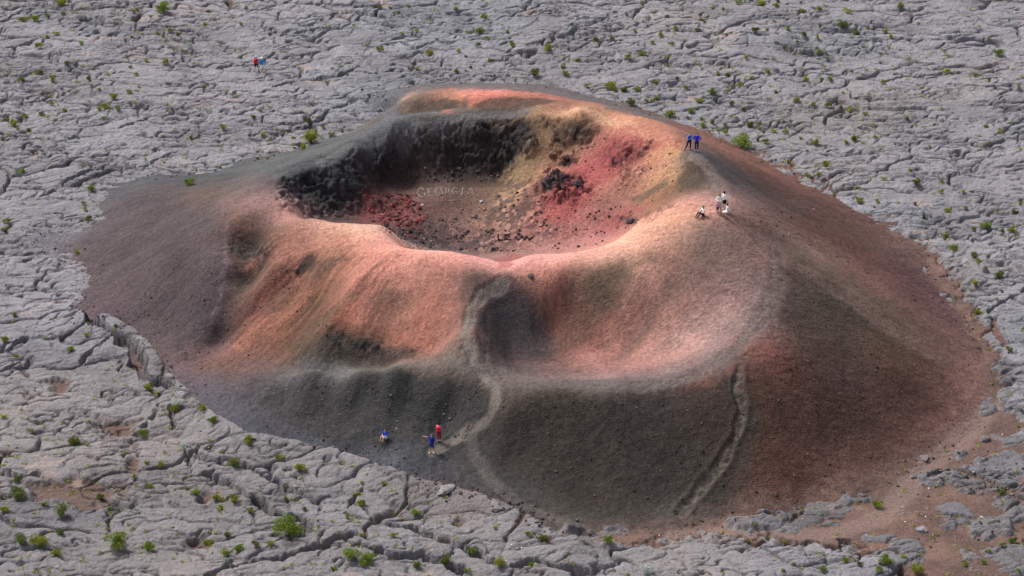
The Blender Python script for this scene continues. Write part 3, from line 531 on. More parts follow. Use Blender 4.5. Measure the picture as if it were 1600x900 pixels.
# ------------------------------------------------------------------ things: helpers
def link(name, me, parent=None):
    o = bpy.data.objects.new(name, me); COL.objects.link(o)
    if parent is not None: o.parent = parent
    return o
def tag(o, label, cat, group=None, kind=None):
    if label: o['label'] = label
    if cat: o['category'] = cat
    if group: o['group'] = group
    if kind: o['kind'] = kind
    return o
def empty(name, loc, rz=0.0):
    o = bpy.data.objects.new(name, None); COL.objects.link(o); o.location = loc; o.rotation_euler = (0, 0, rz); o.empty_display_size = .1; return o

# ------------------------------------------------------------------ shrubs
def leaf_mat(name, c0, c1):
    m = mat(name, col=c0, rough=.7, spec=.25); n = m.node_tree.nodes; l = m.node_tree.links
    a = n.new('ShaderNodeAttribute'); a.attribute_name = 'tone'
    mx = n.new('ShaderNodeMix'); mx.data_type = 'RGBA'; mx.inputs[6].default_value = (*c0, 1); mx.inputs[7].default_value = (*c1, 1)
    l.new(a.outputs['Fac'], mx.inputs[0]); l.new(mx.outputs[2], n['Principled BSDF'].inputs['Base Color']); return m
M_LEAF = [leaf_mat('leaf_green', (.07, .12, .012), (.29, .36, .045)), leaf_mat('leaf_yellow_green', (.12, .15, .015), (.41, .40, .06)),
          leaf_mat('leaf_olive', (.05, .07, .018), (.22, .26, .05)), leaf_mat('leaf_silver', (.30, .34, .30), (.72, .76, .70))]
M_STEM = mat('twig', col=(.10, .085, .07), grain=[(20, .7, 1.3, 3)])
def foliage(n, leaf, seed, mt, tall=.62, lobes=7):
    """leaf sprays spread through a few uneven lobes; 1 m wide"""
    r = np.random.default_rng(seed)
    lc = np.c_[r.uniform(-.34, .34, lobes), r.uniform(-.30, .30, lobes), r.uniform(.18, tall-.16, lobes)]; lr = r.uniform(.17, .27, lobes)
    lc[0] = (0, 0, tall*.5); lr[0] = .26
    k = r.integers(0, lobes, n); d = r.normal(size=(n, 3)); d /= np.linalg.norm(d, axis=1)[:, None]; d[:, 2] = np.where(r.random(n) < .7, np.abs(d[:, 2]), d[:, 2])
    c = lc[k]+d*(lr[k]*r.uniform(.62, 1.03, n))[:, None]*np.array([1, 1, .85]); c[:, 2] = np.maximum(c[:, 2], .02)
    t = r.normal(size=(n, 3))+d*.8+[0, 0, .5]; t /= np.linalg.norm(t, axis=1)[:, None]
    s = np.cross(t, r.normal(size=(n, 3))); s /= np.linalg.norm(s, axis=1)[:, None]
    L = leaf*r.uniform(.6, 1.5, n)[:, None]
    v = np.stack([c-t*L*.6, c+s*L*.38, c+t*L, c-s*L*.38], 1).reshape(-1, 3)
    q = np.arange(4*n).reshape(n, 4)
    tone = np.repeat(np.clip(.5+.35*r.normal(size=n)*.6+.30*(r.random(lobes)[k]-.5), 0, 1), 4)
    return np_mesh('foliage', v, q, mt, np.repeat(tone[:, None], 3, 1), smooth=False)
def tube_mesh(name, paths, mt, sides=6):
    bm = bmesh.new()
    for P_ in paths:
        rings = []
        for i, (p, r) in enumerate(P_):
            p = Vector(p); a = Vector(P_[max(i-1, 0)][0]); b = Vector(P_[min(i+1, len(P_)-1)][0]); t = (b-a).normalized()
            s = t.orthogonal().normalized(); w = t.cross(s)
            rings.append([bm.verts.new(p+(s*math.cos(6.2832*j/sides)+w*math.sin(6.2832*j/sides))*r) for j in range(sides)])
        for A, B in zip(rings, rings[1:]):
            for j in range(sides): bm.faces.new((A[j], A[(j+1) % sides], B[(j+1) % sides], B[j]))
        bm.faces.new(rings[-1])
    me = bpy.data.meshes.new(name); bm.normal_update(); bm.to_mesh(me); bm.free(); me.materials.append(mt)
    for p in me.polygons: p.use_smooth = True
    return me
def stems(seed, tall=.5):
    r = np.random.default_rng(seed); P_ = []
    for k in range(7):
        a = r.uniform(0, 6.28); R_ = r.uniform(.12, .34); h_ = tall*r.uniform(.55, 1)
        P_.append([((0, 0, -.06), .026), ((math.cos(a)*R_*.4, math.sin(a)*R_*.4, h_*.5), .018), ((math.cos(a)*R_, math.sin(a)*R_, h_), .006)])
    return tube_mesh('stem', P_, M_STEM)
FOL_S = [[foliage(420, .085, 100*m+i, M_LEAF[m], .60, 6) for i in range(4)] for m in range(4)]
FOL_M = [[foliage(1500, .052, 100*m+i+50, M_LEAF[m], .62, 9) for i in range(3)] for m in range(4)]
FOL_L = [[foliage(4200, .032, 100*m+i+80, M_LEAF[m], .70, 15) for i in range(2)] for m in range(4)]
STEMS = [stems(i) for i in range(3)]
SHRUBS = """96,4,18 255,14,22 326,17,8 36,30,14 55,29,18 75,26,12 100,22,10 208,17,8 159,13,6 128,12,6 376,37,8 265,49,8 245,52,7 256,57,6 278,55,8 206,57,6 235,26,6 74,59,8 297,73,12,3 258,97,12 104,99,11 61,73,12 88,52,8 126,67,9 204,105,7 213,116,7 228,95,7 83,124,12 34,125,12 140,124,10 62,114,12 202,144,9 178,151,14 165,166,16 155,170,10 183,170,9 101,172,10 65,178,8 86,188,8 161,186,7 23,193,14 44,204,9 349,200,12 396,182,9 298,215,8 318,137,10 10,187,12 38,183,10 80,163,9 212,162,5 155,140,6 27,201,6 320,39,8 357,7,6 385,11,6
583,10,6 593,13,9 610,12,7 623,19,8 713,13,8 638,10,6 756,26,12 642,37,5 651,48,9 628,52,7 626,60,6 749,49,13 731,51,7 793,50,8 761,60,10 682,62,6 747,71,9 594,78,12 672,82,18 716,80,8 728,88,6 767,94,9 651,108,8 714,112,9 736,105,7 491,161,4 520,107,5 542,116,5 481,189,12 444,206,8 467,201,6 505,200,7 517,212,10 486,217,31 475,230,13 410,212,9 423,219,6 458,215,7 494,205,6 535,204,6 540,173,4 402,248,6 418,248,7 343,262,7 295,286,15 143,295,14 131,318,8 133,327,8 139,343,11 121,394,10 32,268,12 10,345,12 8,358,10
1113,12,7 1130,14,6 1190,5,14 1212,9,10 1216,2,9 1155,4,10 1253,18,9 1325,18,12 1042,26,8 1096,31,7 1100,34,5 1055,45,9 1090,47,9 1032,54,9 1210,33,6 1231,45,9 1180,48,14 1199,46,7 1280,14,8 1257,56,12 1277,59,9 1281,40,7 1315,39,20 1336,51,14 1356,44,6 1382,50,8 1391,58,9 1246,66,7 1020,66,8 1049,69,8 1004,85,13 1046,89,7 1281,82,10 1292,91,6 1165,90,10 1377,84,7 1126,108,7 1123,115,8 1135,117,10 1200,112,12 1174,121,9 1260,124,13 1297,124,11 1284,123,6 1375,98,6 1381,129,10 1025,130,10 1058,123,8 1155,133,10 1147,136,6 1212,144,9 1111,144,14 1093,157,12 1072,137,10 1026,155,11 1010,157,7 1144,163,9 1161,172,10 1244,156,11 1270,163,9 1295,165,12 1318,145,6 1313,168,7 1328,172,11 1352,178,8 1047,177,20 1080,173,13 1096,186,8 1099,196,11 1113,191,11 1133,194,8 1171,197,13 1187,193,8 1186,200,8 1134,208,11 1163,210,8 1209,205,9 1227,205,10 1160,223,30 1195,221,11 1251,216,9 1273,223,13 1336,217,14 1322,222,9 1368,216,8 1184,219,6
855,76,18 835,115,18 883,116,11 880,105,7 930,63,9 956,60,9 981,90,12 902,94,9 893,38,7 955,135,22 975,141,13 995,141,12 985,161,18 917,134,9 992,48,7 800,70,12 1292,256,13 1262,274,11 1280,272,12 1232,253,10 1342,313,13 1371,315,9 1339,294,7 1381,280,8 1432,285,16 1423,267,8 1472,285,9 1471,301,9 1505,300,8 1508,325,9 1482,328,13 1541,353,15 1565,360,9 1581,360,15 1585,333,11 1595,318,8 1522,357,8 1477,369,8 1490,387,15 1522,401,13 1528,409,11 1546,400,7 1562,431,20 1524,442,13 1557,468,6 1417,185,10 1480,112,12 1525,118,10 1560,83,14 1592,135,9 1563,206,9 1540,198,8 1460,195,7 1453,230,6 1407,10,13 1435,37,6 1545,62,6
1527,489,13 1565,455,7 1577,547,10 1591,666,6 1370,788,20 950,844,18 1565,771,15 1583,845,13 1567,851,11 1545,861,8 1507,881,12 1536,878,10 1591,892,9 1384,877,24 1431,890,24 1412,869,8 1321,875,13 1342,881,8 1285,890,12 1226,847,10 1224,892,7 1240,881,6 1060,893,6 1167,847,10 847,842,18 825,834,12 832,882,20 1200,842,8 1373,891,12 1532,817,6 1513,817,6 1010,890,22,3
22,492,11 135,523,11 138,505,6 180,509,9 110,545,16 7,532,16 26,556,10 232,604,15 247,615,9 275,630,22,3 272,641,15 315,638,16 332,657,15 224,677,20 231,661,14,3 117,691,23 388,688,20 367,724,22 435,716,13 470,732,18 600,756,10 288,698,18,3 250,728,10 230,724,8 209,745,9 234,760,13 27,772,32 158,777,13 95,800,26 172,795,9 306,769,14 293,763,10 338,777,15 365,780,18 345,795,12 391,798,13 447,781,11 475,795,9 450,828,46 557,772,11 565,788,16 542,807,10 650,801,15 565,755,7 95,832,14 32,845,26 62,847,30 183,849,36 88,863,18 232,855,22 357,835,18 325,848,14 400,852,14 423,850,13 372,857,15 355,866,14 547,865,25 572,875,30 737,859,18 697,877,22 650,884,14 780,880,22 615,837,12 565,837,9 730,892,12 522,890,10 774,825,8 497,814,6 6,652,11 50,674,8 27,749,14 7,795,14 69,787,10"""
NOTABLE = { # the shrubs one would point to, by their place in the list
 (486,217):'bright green rounded shrub beside the grey ash path behind the crater, larger of the pair', (475,230):'small green shrub just below the larger rounded shrub at the ash path edge',
 (295,286):'lone round green shrub on the dark ash at the back left foot of the cone', (121,394):'small dark green shrub alone at the mouth of the grey ash tongue',
 (143,295):'green shrub at the left cone edge, topmost of a short chain of shrubs', (139,343):'green shrub at the left cone edge, lowest of a short chain of shrubs',
 (96,4):'bright green shrub cut by the top edge of the photo near the left corner', (255,14):'wide bright green shrub near the top left beside a dark lava crack',
 (258,97):'dark green shrub below the dark arched lava slab in the upper left', (672,82):'yellow-green spreading shrub on pale lava beyond the back ridge, widest there',
 (297,73):'pale grey-green silvery bush on top of the arched lava slab in the upper left', (955,135):'big green shrub on the lava just behind the pink crater rim, widest of its row',
 (985,161):'green shrub nearest the cone foot behind the pink crater rim', (835,115):'lone bright green shrub on the lava directly behind the back of the cone', (855,76):'yellow-green shrub on pale lava well behind the crater, right of the middle',
 (1047,177):'round green shrub at the cone foot above and left of the two people in blue', (1160,223):'largest bright green shrub at the cone foot, right of the two people in blue',
 (1315,39):'wide low yellow-green shrub on the far lava at the upper right', (1562,431):'largest bright green shrub on the lava by the right edge of the photo', (1370,788):'round green shrub growing alone beside the dark lava outcrop in the red dirt',
 (950,844):'round green shrub standing alone on brown dirt below the front of the cone', (1384,877):'bright green shrub over the dark crack at the lower right, rounder one of two', (1431,890):'yellow-green shrub at the bottom edge right, beside a dark lava crack',
 (275,630):'silvery white bush above a green shrub, on the lava edge left of the dark slope', (231,661):'small silvery white bush just above the dense dark green shrub', (288,698):'pale cream-flowering bush over a crack in the lower left lava', (1010,890):'pale silvery bush on the lava at the bottom edge, near the middle',
 (224,677):'dense dark green oval shrub below a small silvery bush', (272,641):'green shrub directly below the silvery white bush on the lava edge', (315,638):'green shrub on the lava rim touching the dark ash slope, upper of two', (332,657):'low green shrub on the lava rim touching the dark ash slope, lower of two',
 (117,691):'wide yellow-green shrub on bare ropy lava at the left', (388,688):'flat yellow-green shrub on the tip of the lava rim against the dark slope', (450,828):'tallest shrub of all, an open green bush with visible stems in a lava hollow',
 (27,772):'broad green bush near the left edge beside brown soil', (95,800):'yellow-green bush clump on the lava right of brown soil at lower left', (183,849):'big round green bush with pale dirt beside it in the lower left', (62,847):'yellow-green two-lobed bush near the lower left corner, right one of a pair',
 (32,845):'golden-green bush near the lower left corner, left one of a pair', (232,855):'loose grey-green bush right of the big round bush in the lower left', (572,875):'large open bush in the deep crack along the bottom edge', (547,865):'low bush spreading beside the large open bush along the bottom crack',
 (470,732):'yellow-green shrub on the smooth lava slab at the front left', (367,724):'wide low green shrub lying along a lava crack at the front left', (110,545):'green shrub in the hollow left of the split lava slab', (232,604):'yellow-green shrub wedged in the deep split of the lava slab'}
def zone(u, v):
    if v > 500 and u < 800: return 'on the cracked lava in front and left of the cone'
    if v > 500: return 'on the lava and dirt at the lower right'
    if u < 420: return 'on the grey lava behind and left of the cone'
    if u < 1000: return 'on the grey lava straight behind the cone'
    return 'on the grey lava behind and right of the cone' if v < 240 else 'on the lava beside the right flank of the cone'
def shrub(u, v, wpx, kind=None):
    p = spot(u, v+wpx*.22); wd = max(.26, wpx/17.5*(Vector(CAM)-p).length/DIST)*(1.15 if wpx < 16 else .98)
    if kind is None: kind = random.choices([0, 1, 2], [.4, .35, .25])[0]
    s = (wd*random.uniform(.9, 1.1), wd*random.uniform(.8, 1.0), wd*random.uniform(.85, 1.2)); rz = random.uniform(0, 6.28)
    lab = NOTABLE.get((int(u), int(v))); adj = ('green', 'yellow-green', 'olive green', 'silvery white')[kind]; g = None
    if not lab:
        sz = 'tiny' if wpx < 8.5 else ('small' if wpx < 13 else 'medium-sized'); lab = f'{sz} {adj} shrub growing {zone(u, v)}'; g = f'{sz} {adj} shrubs {zone(u, v)}'
    if wpx < 13:
        o = link('shrub', random.choice(FOL_S[kind]))
    else:
        o = empty('shrub', p); link('foliage', random.choice(FOL_L[kind] if wpx > 21 else FOL_M[kind]), o); link('stem', random.choice(STEMS), o)
    o.location = (p.x, p.y, p.z-.04*wd); o.rotation_euler = (0, 0, rz); o.scale = s
    tag(o, lab, 'shrub', g)
    return wd
nsh = 0
for t in SHRUBS.split():
    a = [float(q) for q in t.split(',')]
    shrub(a[0], a[1], a[2], int(a[3]) if len(a) > 3 else None); nsh += 1
def poly_uv(u, v):          # is this picture point on the cone?
    return inside(np.array([u]), np.array([v]), MARGIN)[0]
# tufts too small to tell apart: one mat of tiny plants in the cracks
r = np.random.default_rng(5); VV = []; TT = []
while len(VV) < 900:
    u, v = r.uniform(-20, 1620), r.uniform(-10, 905); dens = .25+.75*(v < 240)*(u > 950)+.5*(u < 420)*(v < 260)+.5*(v > 620)*(u < 700)
    if poly_uv(u, v) or r.random() > dens*(.3+.9*(noise(u/60, v/35, 7) > .05)): continue
    p = np.array(hit(ground, u, v)); n = int(r.integers(10, 34)); sz = r.uniform(.10, .26)
    c = p+np.c_[r.normal(size=(n, 2))*sz*.6, np.abs(r.normal(size=n))*sz*.45]; t = r.normal(size=(n, 3)); t /= np.linalg.norm(t, axis=1)[:, None]; s = np.cross(t, r.normal(size=(n, 3))); s /= np.linalg.norm(s, axis=1)[:, None]
    Lf = .075
    VV.append(np.stack([c-t*Lf, c+s*Lf*.5, c+t*Lf, c-s*Lf*.5], 1).reshape(-1, 3)); TT.append(np.repeat(np.clip(r.normal(.45, .3, n), 0, 1), 4))
VV = np.concatenate(VV); TT = np.concatenate(TT)
o = link('ground_plants', np_mesh('ground_plants', VV, np.arange(len(VV)).reshape(-1, 4), M_LEAF[1], np.repeat(TT[:, None], 3, 1), False))
tag(o, 'tiny yellow-green plants dotted along the cracks of the grey lava', 'ground plants', None, 'stuff')
# ------------------------------------------------------------------ stones
def pebble_arrays(c, rad_, r, flat=.7):
    """an irregular faceted stone: 20-face hull squeezed at random"""
    t = (1+5**.5)/2
    V = np.array([(-1,t,0),(1,t,0),(-1,-t,0),(1,-t,0),(0,-1,t),(0,1,t),(0,-1,-t),(0,1,-t),(t,0,-1),(t,0,1),(-t,0,-1),(-t,0,1)])/1.9
    F = np.array([(0,11,5),(0,5,1),(0,1,7),(0,7,10),(0,10,11),(1,5,9),(5,11,4),(11,10,2),(10,7,6),(7,1,8),(3,9,4),(3,4,2),(3,2,6),(3,6,8),(3,8,9),(4,9,5),(2,4,11),(6,2,10),(8,6,7),(9,8,1)])
    v = V*r.uniform(.65, 1.25, (12, 1))*np.array([r.uniform(.8, 1.3), r.uniform(.8, 1.2), flat*r.uniform(.7, 1.2)]); a = r.uniform(0, 6.28); ca, sa = math.cos(a), math.sin(a)
    v = np.c_[v[:, 0]*ca-v[:, 1]*sa, v[:, 0]*sa+v[:, 1]*ca, v[:, 2]]*rad_
    return v+np.asarray(c), F
def stones_mesh(name, items, mt, r, flat=.7):
    VV, FF, TT = [], [], []; k = 0
    for c, rd, tone in items:
        v, f = pebble_arrays(c, rd, r, flat); VV.append(v); FF.append(f+k); k += len(v); TT.append(np.repeat(np.asarray(tone)[None], len(v), 0))
    return np_mesh(name, np.concatenate(VV), np.concatenate(FF), mt, np.concatenate(TT), False)
M_STONE = mat('loose_stone', attr=True, grain=[(14, .7, 1.3, 4)], bumps=[('n', 16, .04, .6)], rough=.95, spec=.15)
r = np.random.default_rng(21)
# loose cinder blocks strewn in the crater and at the foot of the slopes
items = []
def strew(poly, n, lo, hi, tones, keep=1.0):
    us = [p[0] for p in poly]; vs_ = [p[1] for p in poly]; k = 0
    while k < n:
        u, v = r.uniform(min(us), max(us)), r.uniform(min(vs_), max(vs_))
        if not inside(np.array([u]), np.array([v]), poly)[0]: continue
        k += 1
        if (772 < u < 838 and 362 < v < 382) or (648 < u < 745 and 290 < v < 314): continue
        if noise(u/22, v/12, 3)+.25 < r.uniform(-.6, .6): continue
        p = hit(ground, u, v); s = lo*(hi/lo)**(r.random()**2.2); t = np.array(lin(tones[r.integers(len(tones))]))/KALB*r.uniform(.6, 1.35)
        items.append(((p[0], p[1], p[2]+s*.2), s, t))
DK = ['3e3a3c', '5a4a46', '6e5650', '4a4042']
strew([(565,305),(640,300),(668,340),(660,380),(610,365),(580,345)], 420, .06, .26, ['7c3c3c', '8c4a46', '3c3638', '6a4a46', '97504a'])
strew([(610,360),(690,340),(780,360),(800,395),(700,392),(640,388)], 480, .05, .24, DK+['8a706a'])
strew([(740,300),(860,290),(880,370),(840,392),(770,395),(700,350)], 420, .05, .22, DK+['7c5c52', 'a07e70'])
strew([(880,330),(980,320),(1000,345),(930,385),(860,390)], 240, .05, .17, DK+['8a504a'])
strew([(620,262),(720,262),(790,262),(800,285),(640,284)], 170, .06, .28, DK)
strew([(900,200),(1050,240),(1080,300),(960,330),(860,320)], 300, .05, .15, DK+['8c4a46'])
strew([(640,745),(700,745),(790,770),(870,815),(850,835),(760,785),(660,765)], 330, .05, .20, ['5a4a4c', '4c4244', '6a585a'])
strew([(130,440),(400,360),(520,470),(560,560),(300,600),(130,500)], 700, .04, .13, ['3c3433', '544442', '8a7a74', '6e4a40'])
strew([(430,590),(760,600),(740,690),(560,720),(430,660)], 520, .04, .12, ['3a3836', '55524f', '77736f'])
strew([(780,620),(1100,620),(1300,440),(1480,560),(1300,740),(1050,790),(830,780)], 1300, .04, .13, ['3a3230', '4c3c36', '7a6258', '6b4238'])
strew([(1380,750),(1500,690),(1600,700),(1600,880),(1450,880)], 240, .05, .20, ['5a504e', '7c7274', '4a4244', '9a9294'])
strew([(1150,345),(1320,430),(1520,560),(1440,400),(1250,300)], 260, .05, .14, ['3c3230', '6e4a42', '8a6a60'])
for k in range(1500):                                   # stones spilled over the edge of the cinder
    i = r.integers(len(MW)); a, b = MW[i], MW[(i+1) % len(MW)]; t = r.random(); x, y = a[0]+(b[0]-a[0])*t+r.normal()*1.1, a[1]+(b[1]-a[1])*t+r.normal()*1.1
    s = .03*(5.0)**(r.random()**2.0); items.append(((x, y, float(ground(x, y))+s*.2), s, lin(DK[r.integers(4)])/KALB*r.uniform(.6, 1.3)))
o = link('rubble', stones_mesh('rubble', items, M_STONE, r)); tag(o, 'loose dark and rusty cinder stones strewn over the crater floor and slopes', 'rubble', None, 'stuff')
# stones large enough to point at
def boulder(u, v, size, tone, label, flat=.55, seed=1, cat='boulder'):
    q = np.random.default_rng(seed); bm = bmesh.new(); bmesh.ops.create_icosphere(bm, subdivisions=4, radius=1)
    for w in bm.verts:
        n_ = w.co.normalized(); d = 1+.34*float(noise(n_.x*1.6+seed, n_.y*1.6+n_.z*1.3, seed))+.12*float(noise(n_.x*4+seed, n_.y*4-n_.z*3.1, seed+3))
        w.co = Vector((n_.x*1.25, n_.y*.95, n_.z*flat))*d
        for pl in range(5):
            pn = Vector(tuple(np.random.default_rng(seed*31+pl).normal(size=3))).normalized(); e = w.co.dot(pn)-.78*(1 if abs(pn.z) < .6 else flat)
            if e > 0: w.co -= pn*e*.9
    me = bpy.data.meshes.new('boulder'); bm.to_mesh(me); bm.free(); me.materials.append(mat('boulder_stone', col=tuple(lin(tone)/KALB), grain=[(3, .75, 1.25, 5), (11, .8, 1.2, 3)], bumps=[('n', 6, .08, .7)]))
    for p_ in me.polygons: p_.use_smooth = True
    p = spot(u, v); o = link('boulder', me); o.location = p+Vector((0, 0, size*flat*.25)); o.scale = (size,)*3; o.rotation_euler = (0, 0, seed*1.3); tag(o, label, cat)
boulder(832,431,.36,'5a5654','small flat grey slab lying alone on the pink rim at the head of the bowl',.3,2)
boulder(695,768,.75,'8e8688','pale grey rock lying at the foot of the dark slope near the lava edge',.5,3)
boulder(773,789,.35,'8a8486','smaller pale rock at the dark slope foot, right of the first pale rock',.5,4)
boulder(779,795,.42,'847e80','low flat rock beside the lava edge under the dark mound',.4,5)
boulder(1443,775-60,.45,'8a8286','pale rock lying in the red dirt above the lava outcrop at lower right',.4,6)
boulder(1441,829,.42,'9c989c','pale grey rock standing alone in the dirt at lower right, above the lava edge',.6,7)
boulder(1540,688,.4,'7c767a','grey rock upright at the edge of the dirt track by the right outcrops',.8,8)
boulder(903,288,.40,'4a4650','dark purple-grey rounded boulder at the right end of the dark outcrop inside the crater',.8,9)
boulder(884,247,.32,'5c4648','dark boulder on the red crater slope above the big outcrop',.7,10)
boulder(863,242,.36,'8a6a5c','brown boulder on the ochre gully, left of the red crater slope',.8,11)
boulder(985,347,.40,'46404a','dark boulder at the foot of the red slope just above the pink near rim',.6,12)
boulder(752,316,.20,'b8aeb4','pale stone right of and below the stone lettering on the crater floor',.8,13)
boulder(660,321,.15,'c8c0bc','small whitish stone below the first letters on the crater floor',.8,14)
# white painted marker dots on the lava beside the routes
M_WHITE = mat('white_paint', col=(.80, .80, .78), rough=.6)
DOTS = [(1555,687),(1566,679),(1574,714),(1560,712),(1469,735),(1475,736),(1461,738),(1454,748),(1452,757),(1451,763),(1448,795),(1446,807),(1536,711),(1529,725),(1414,815),(1353,836),(627,820),(643,820),(660,822),(680,825),(691,826),(718,835),(740,842),(765,845),(799,851),(815,856),(1254,811),(1030,836),
 (410,95),(423,91),(361,144),(352,152),(304,170),(254,185),(260,194),(230,192),(201,137),(173,129),(185,213),(163,222),(294,60),(307,58),(420,165),(455,75),(537,48),(460,68),(484,40)]
wv, wf = pebble_arrays((0, 0, 0), 1.0, np.random.default_rng(3), .5); wm = np_mesh('marker_dot', wv, wf, M_WHITE, None, False)
for u, v in DOTS:
    o = link('marker_stone', wm); p = spot(u, v); s = .065 if v > 500 else .085; o.location = p+Vector((0, 0, s*.15)); o.scale = (s, s, s); o.rotation_euler = (0, 0, u)
    z_ = 'beside the dirt track at the lower right' if u > 1000 else ('on the lava slab along the front left edge' if v > 500 else 'on the lava behind and left of the cone')
    tag(o, f'small white stone {z_}', 'stone', f'white stones {z_}')
# words laid out in stones on the crater floor
def letter(ch, strokes, tone, label, group, size, step=1.15):
    it = []
    for st in strokes:
        P_ = [np.array(hit(ground, u, v)) for u, v in st]
        for a, b in zip(P_, P_[1:]):
            L_ = np.linalg.norm(b-a); n = max(1, int(L_/(size*step)))
            for k in range(n+1):
                p = a+(b-a)*k/n+np.r_[r.normal(size=2)*size*.25, 0]; z_ = float(ground(p[0], p[1]))
                it.append(((p[0], p[1], z_+size*.35), size*r.uniform(.75, 1.25), lin(tone)/KALB*r.uniform(.75, 1.25)))
    nm = 'stone_line' if ch == '-' else 'stone_letter'; o = link(nm, stones_mesh(nm, it, M_STONE, r, .8)); tag(o, label, nm.replace('_', ' '), group)
Q = lambda L_: [[(640+x/11.25, 260+y/11.25) for x, y in s] for s in L_]
G1 = [('G', [[(255,425),(205,390),(155,415),(135,465),(165,520),(220,545),(275,530),(280,490),(235,490)]]), ('E', [[(405,405),(325,408),(340,535),(420,535)], [(335,465),(385,462)]]),
 ('O', [[(480,385),(450,440),(470,505),(515,525),(575,490),(570,430),(540,385),(480,385)]]), ('R', [[(640,510),(640,395)], [(640,395),(690,400),(690,445),(640,455)], [(660,455),(725,505)]]),
 ('G', [[(830,390),(780,385),(750,430),(765,480),(835,490),(845,460),(800,458)]]), ('I', [[(940,380),(930,450),(925,510)]]), ('A', [[(1030,495),(1065,385),(1085,385),(1120,495)], [(1040,462),(1105,462)]])]
ords = ['first letter, a wide G,', 'second letter, an E,', 'third letter, a closed O,', 'fourth letter, an R,', 'fifth letter, a smaller G,', 'sixth letter, a single line I,', 'last letter, an A,']
for (c, s), t in zip(G1, ords): letter(c, Q(s), 'a89890', f'{t} of the pale stone word GEORGIA on the crater floor', 'stone letters of the word GEORGIA', .062)
letter('-', Q([[(545,605),(690,612),(800,600)]]), 'a08c80', 'short line of stones under the word GEORGIA on the crater floor', None, .05)
Q2 = lambda L_: [[(750+x/13.33, 340+y/13.33) for x, y in s] for s in L_]
for c, s, t in [('L', [[(375,375),(390,490),(470,475)]], 'first letter, an L in dark stones,'), ('E', [[(625,365),(520,372),(525,462),(630,462)], [(522,415),(605,412)]], 'second letter, an E in dark stones,'),
 ('O', [[(800,345),(725,435),(800,468),(880,405),(800,345)]], 'third letter, an O of dark stones,'), ('N', [[(910,470),(960,405),(1030,470),(1100,395)]], 'last letter, an N in dark stones,')]:
    letter(c, Q2(s), '4e3a3a', f'{t} of the word LEON near the crater front', 'stone letters of the word LEON', .10)
# ------------------------------------------------------------------ people
DG = None
def sphere_pts(c, r_, sx=1, sy=1, sz=1):
    out = []
    for i in range(7):
        th = math.pi*i/6
        for j in range(10):
            ph = 6.2832*j/10; out.append(Vector(c)+Vector((math.sin(th)*math.cos(ph)*r_*sx, math.sin(th)*math.sin(ph)*r_*sy, math.cos(th)*r_*sz)))
    return out
def blob(name, caps, voxel, material, parent, smooth=2):
    """one continuous skin grown round tapered limbs"""
    bm = bmesh.new()
    for cap in caps:
        p1, r1, p2, r2 = cap[:4]; k = cap[4] if len(cap) > 4 else (1, 1, 1)
        vs_ = [bm.verts.new(p) for p in sphere_pts(p1, r1, *k)+sphere_pts(p2, r2, *k)]
        bmesh.ops.convex_hull(bm, input=vs_)
    bmesh.ops.delete(bm, geom=[v for v in bm.verts if not v.link_faces], context='VERTS')
    me = bpy.data.meshes.new('tmp'); bm.to_mesh(me); bm.free()
    o = bpy.data.objects.new('tmp', me); COL.objects.link(o)
    m = o.modifiers.new('r', 'REMESH'); m.mode = 'VOXEL'; m.voxel_size = voxel; m.use_smooth_shade = True
    s = o.modifiers.new('s', 'SMOOTH'); s.iterations = smooth; s.factor = .5
    dg = bpy.context.evaluated_depsgraph_get(); dg.update()
    me2 = bpy.data.meshes.new_from_object(o.evaluated_get(dg)); bpy.data.objects.remove(o); bpy.data.meshes.remove(me)
    me2.name = name; me2.materials.clear(); me2.materials.append(material)
    return link(name, me2, parent)
_cm = {}
def cloth(hexs, name='cloth'):
    k = name+hexs
    if k not in _cm: _cm[k] = mat(name+'_'+'fabric', col=tuple(np.clip(lin(hexs)/1.15, .01, .85)), rough=.85, grain=[(9, .85, 1.15, 3)])
    return _cm[k]
M_SKIN = mat('skin', col=(.48, .27, .19), rough=.55, grain=[(12, .93, 1.07, 2)]); M_EYE = mat('eye', col=(.02, .015, .012), rough=.3); M_LIP = mat('lips', col=(.36, .13, .11), rough=.5)
STAND = dict(hip=(0, 0, .93), chest=(0, .01, 1.27), neck=(0, .01, 1.45), head=(0, -.015, 1.61), sh=[(-.175, .01, 1.40), (.175, .01, 1.40)], el=[(-.23, .03, 1.13), (.23, .03, 1.13)], wr=[(-.235, -.05, .90), (.235, -.05, .90)],
             hj=[(-.09, 0, .90), (.09, 0, .90)], kn=[(-.10, -.02, .50), (.10, -.02, .50)], an=[(-.105, .02, .09), (.105, .02, .09)], toe=[(-.12, -.15, .03), (.12, -.15, .03)])
SIT = dict(hip=(0, .05, .13), chest=(0, .10, .48), neck=(0, .06, .66), head=(0, .03, .82), sh=[(-.175, .07, .61), (.175, .07, .61)], el=[(-.25, -.05, .38), (.25, -.05, .38)], wr=[(-.12, -.27, .38), (.12, -.27, .38)],
           hj=[(-.09, .03, .12), (.09, .03, .12)], kn=[(-.13, -.36, .38), (.13, -.36, .38)], an=[(-.12, -.56, .08), (.12, -.56, .08)], toe=[(-.13, -.72, .03), (.13, -.72, .03)])
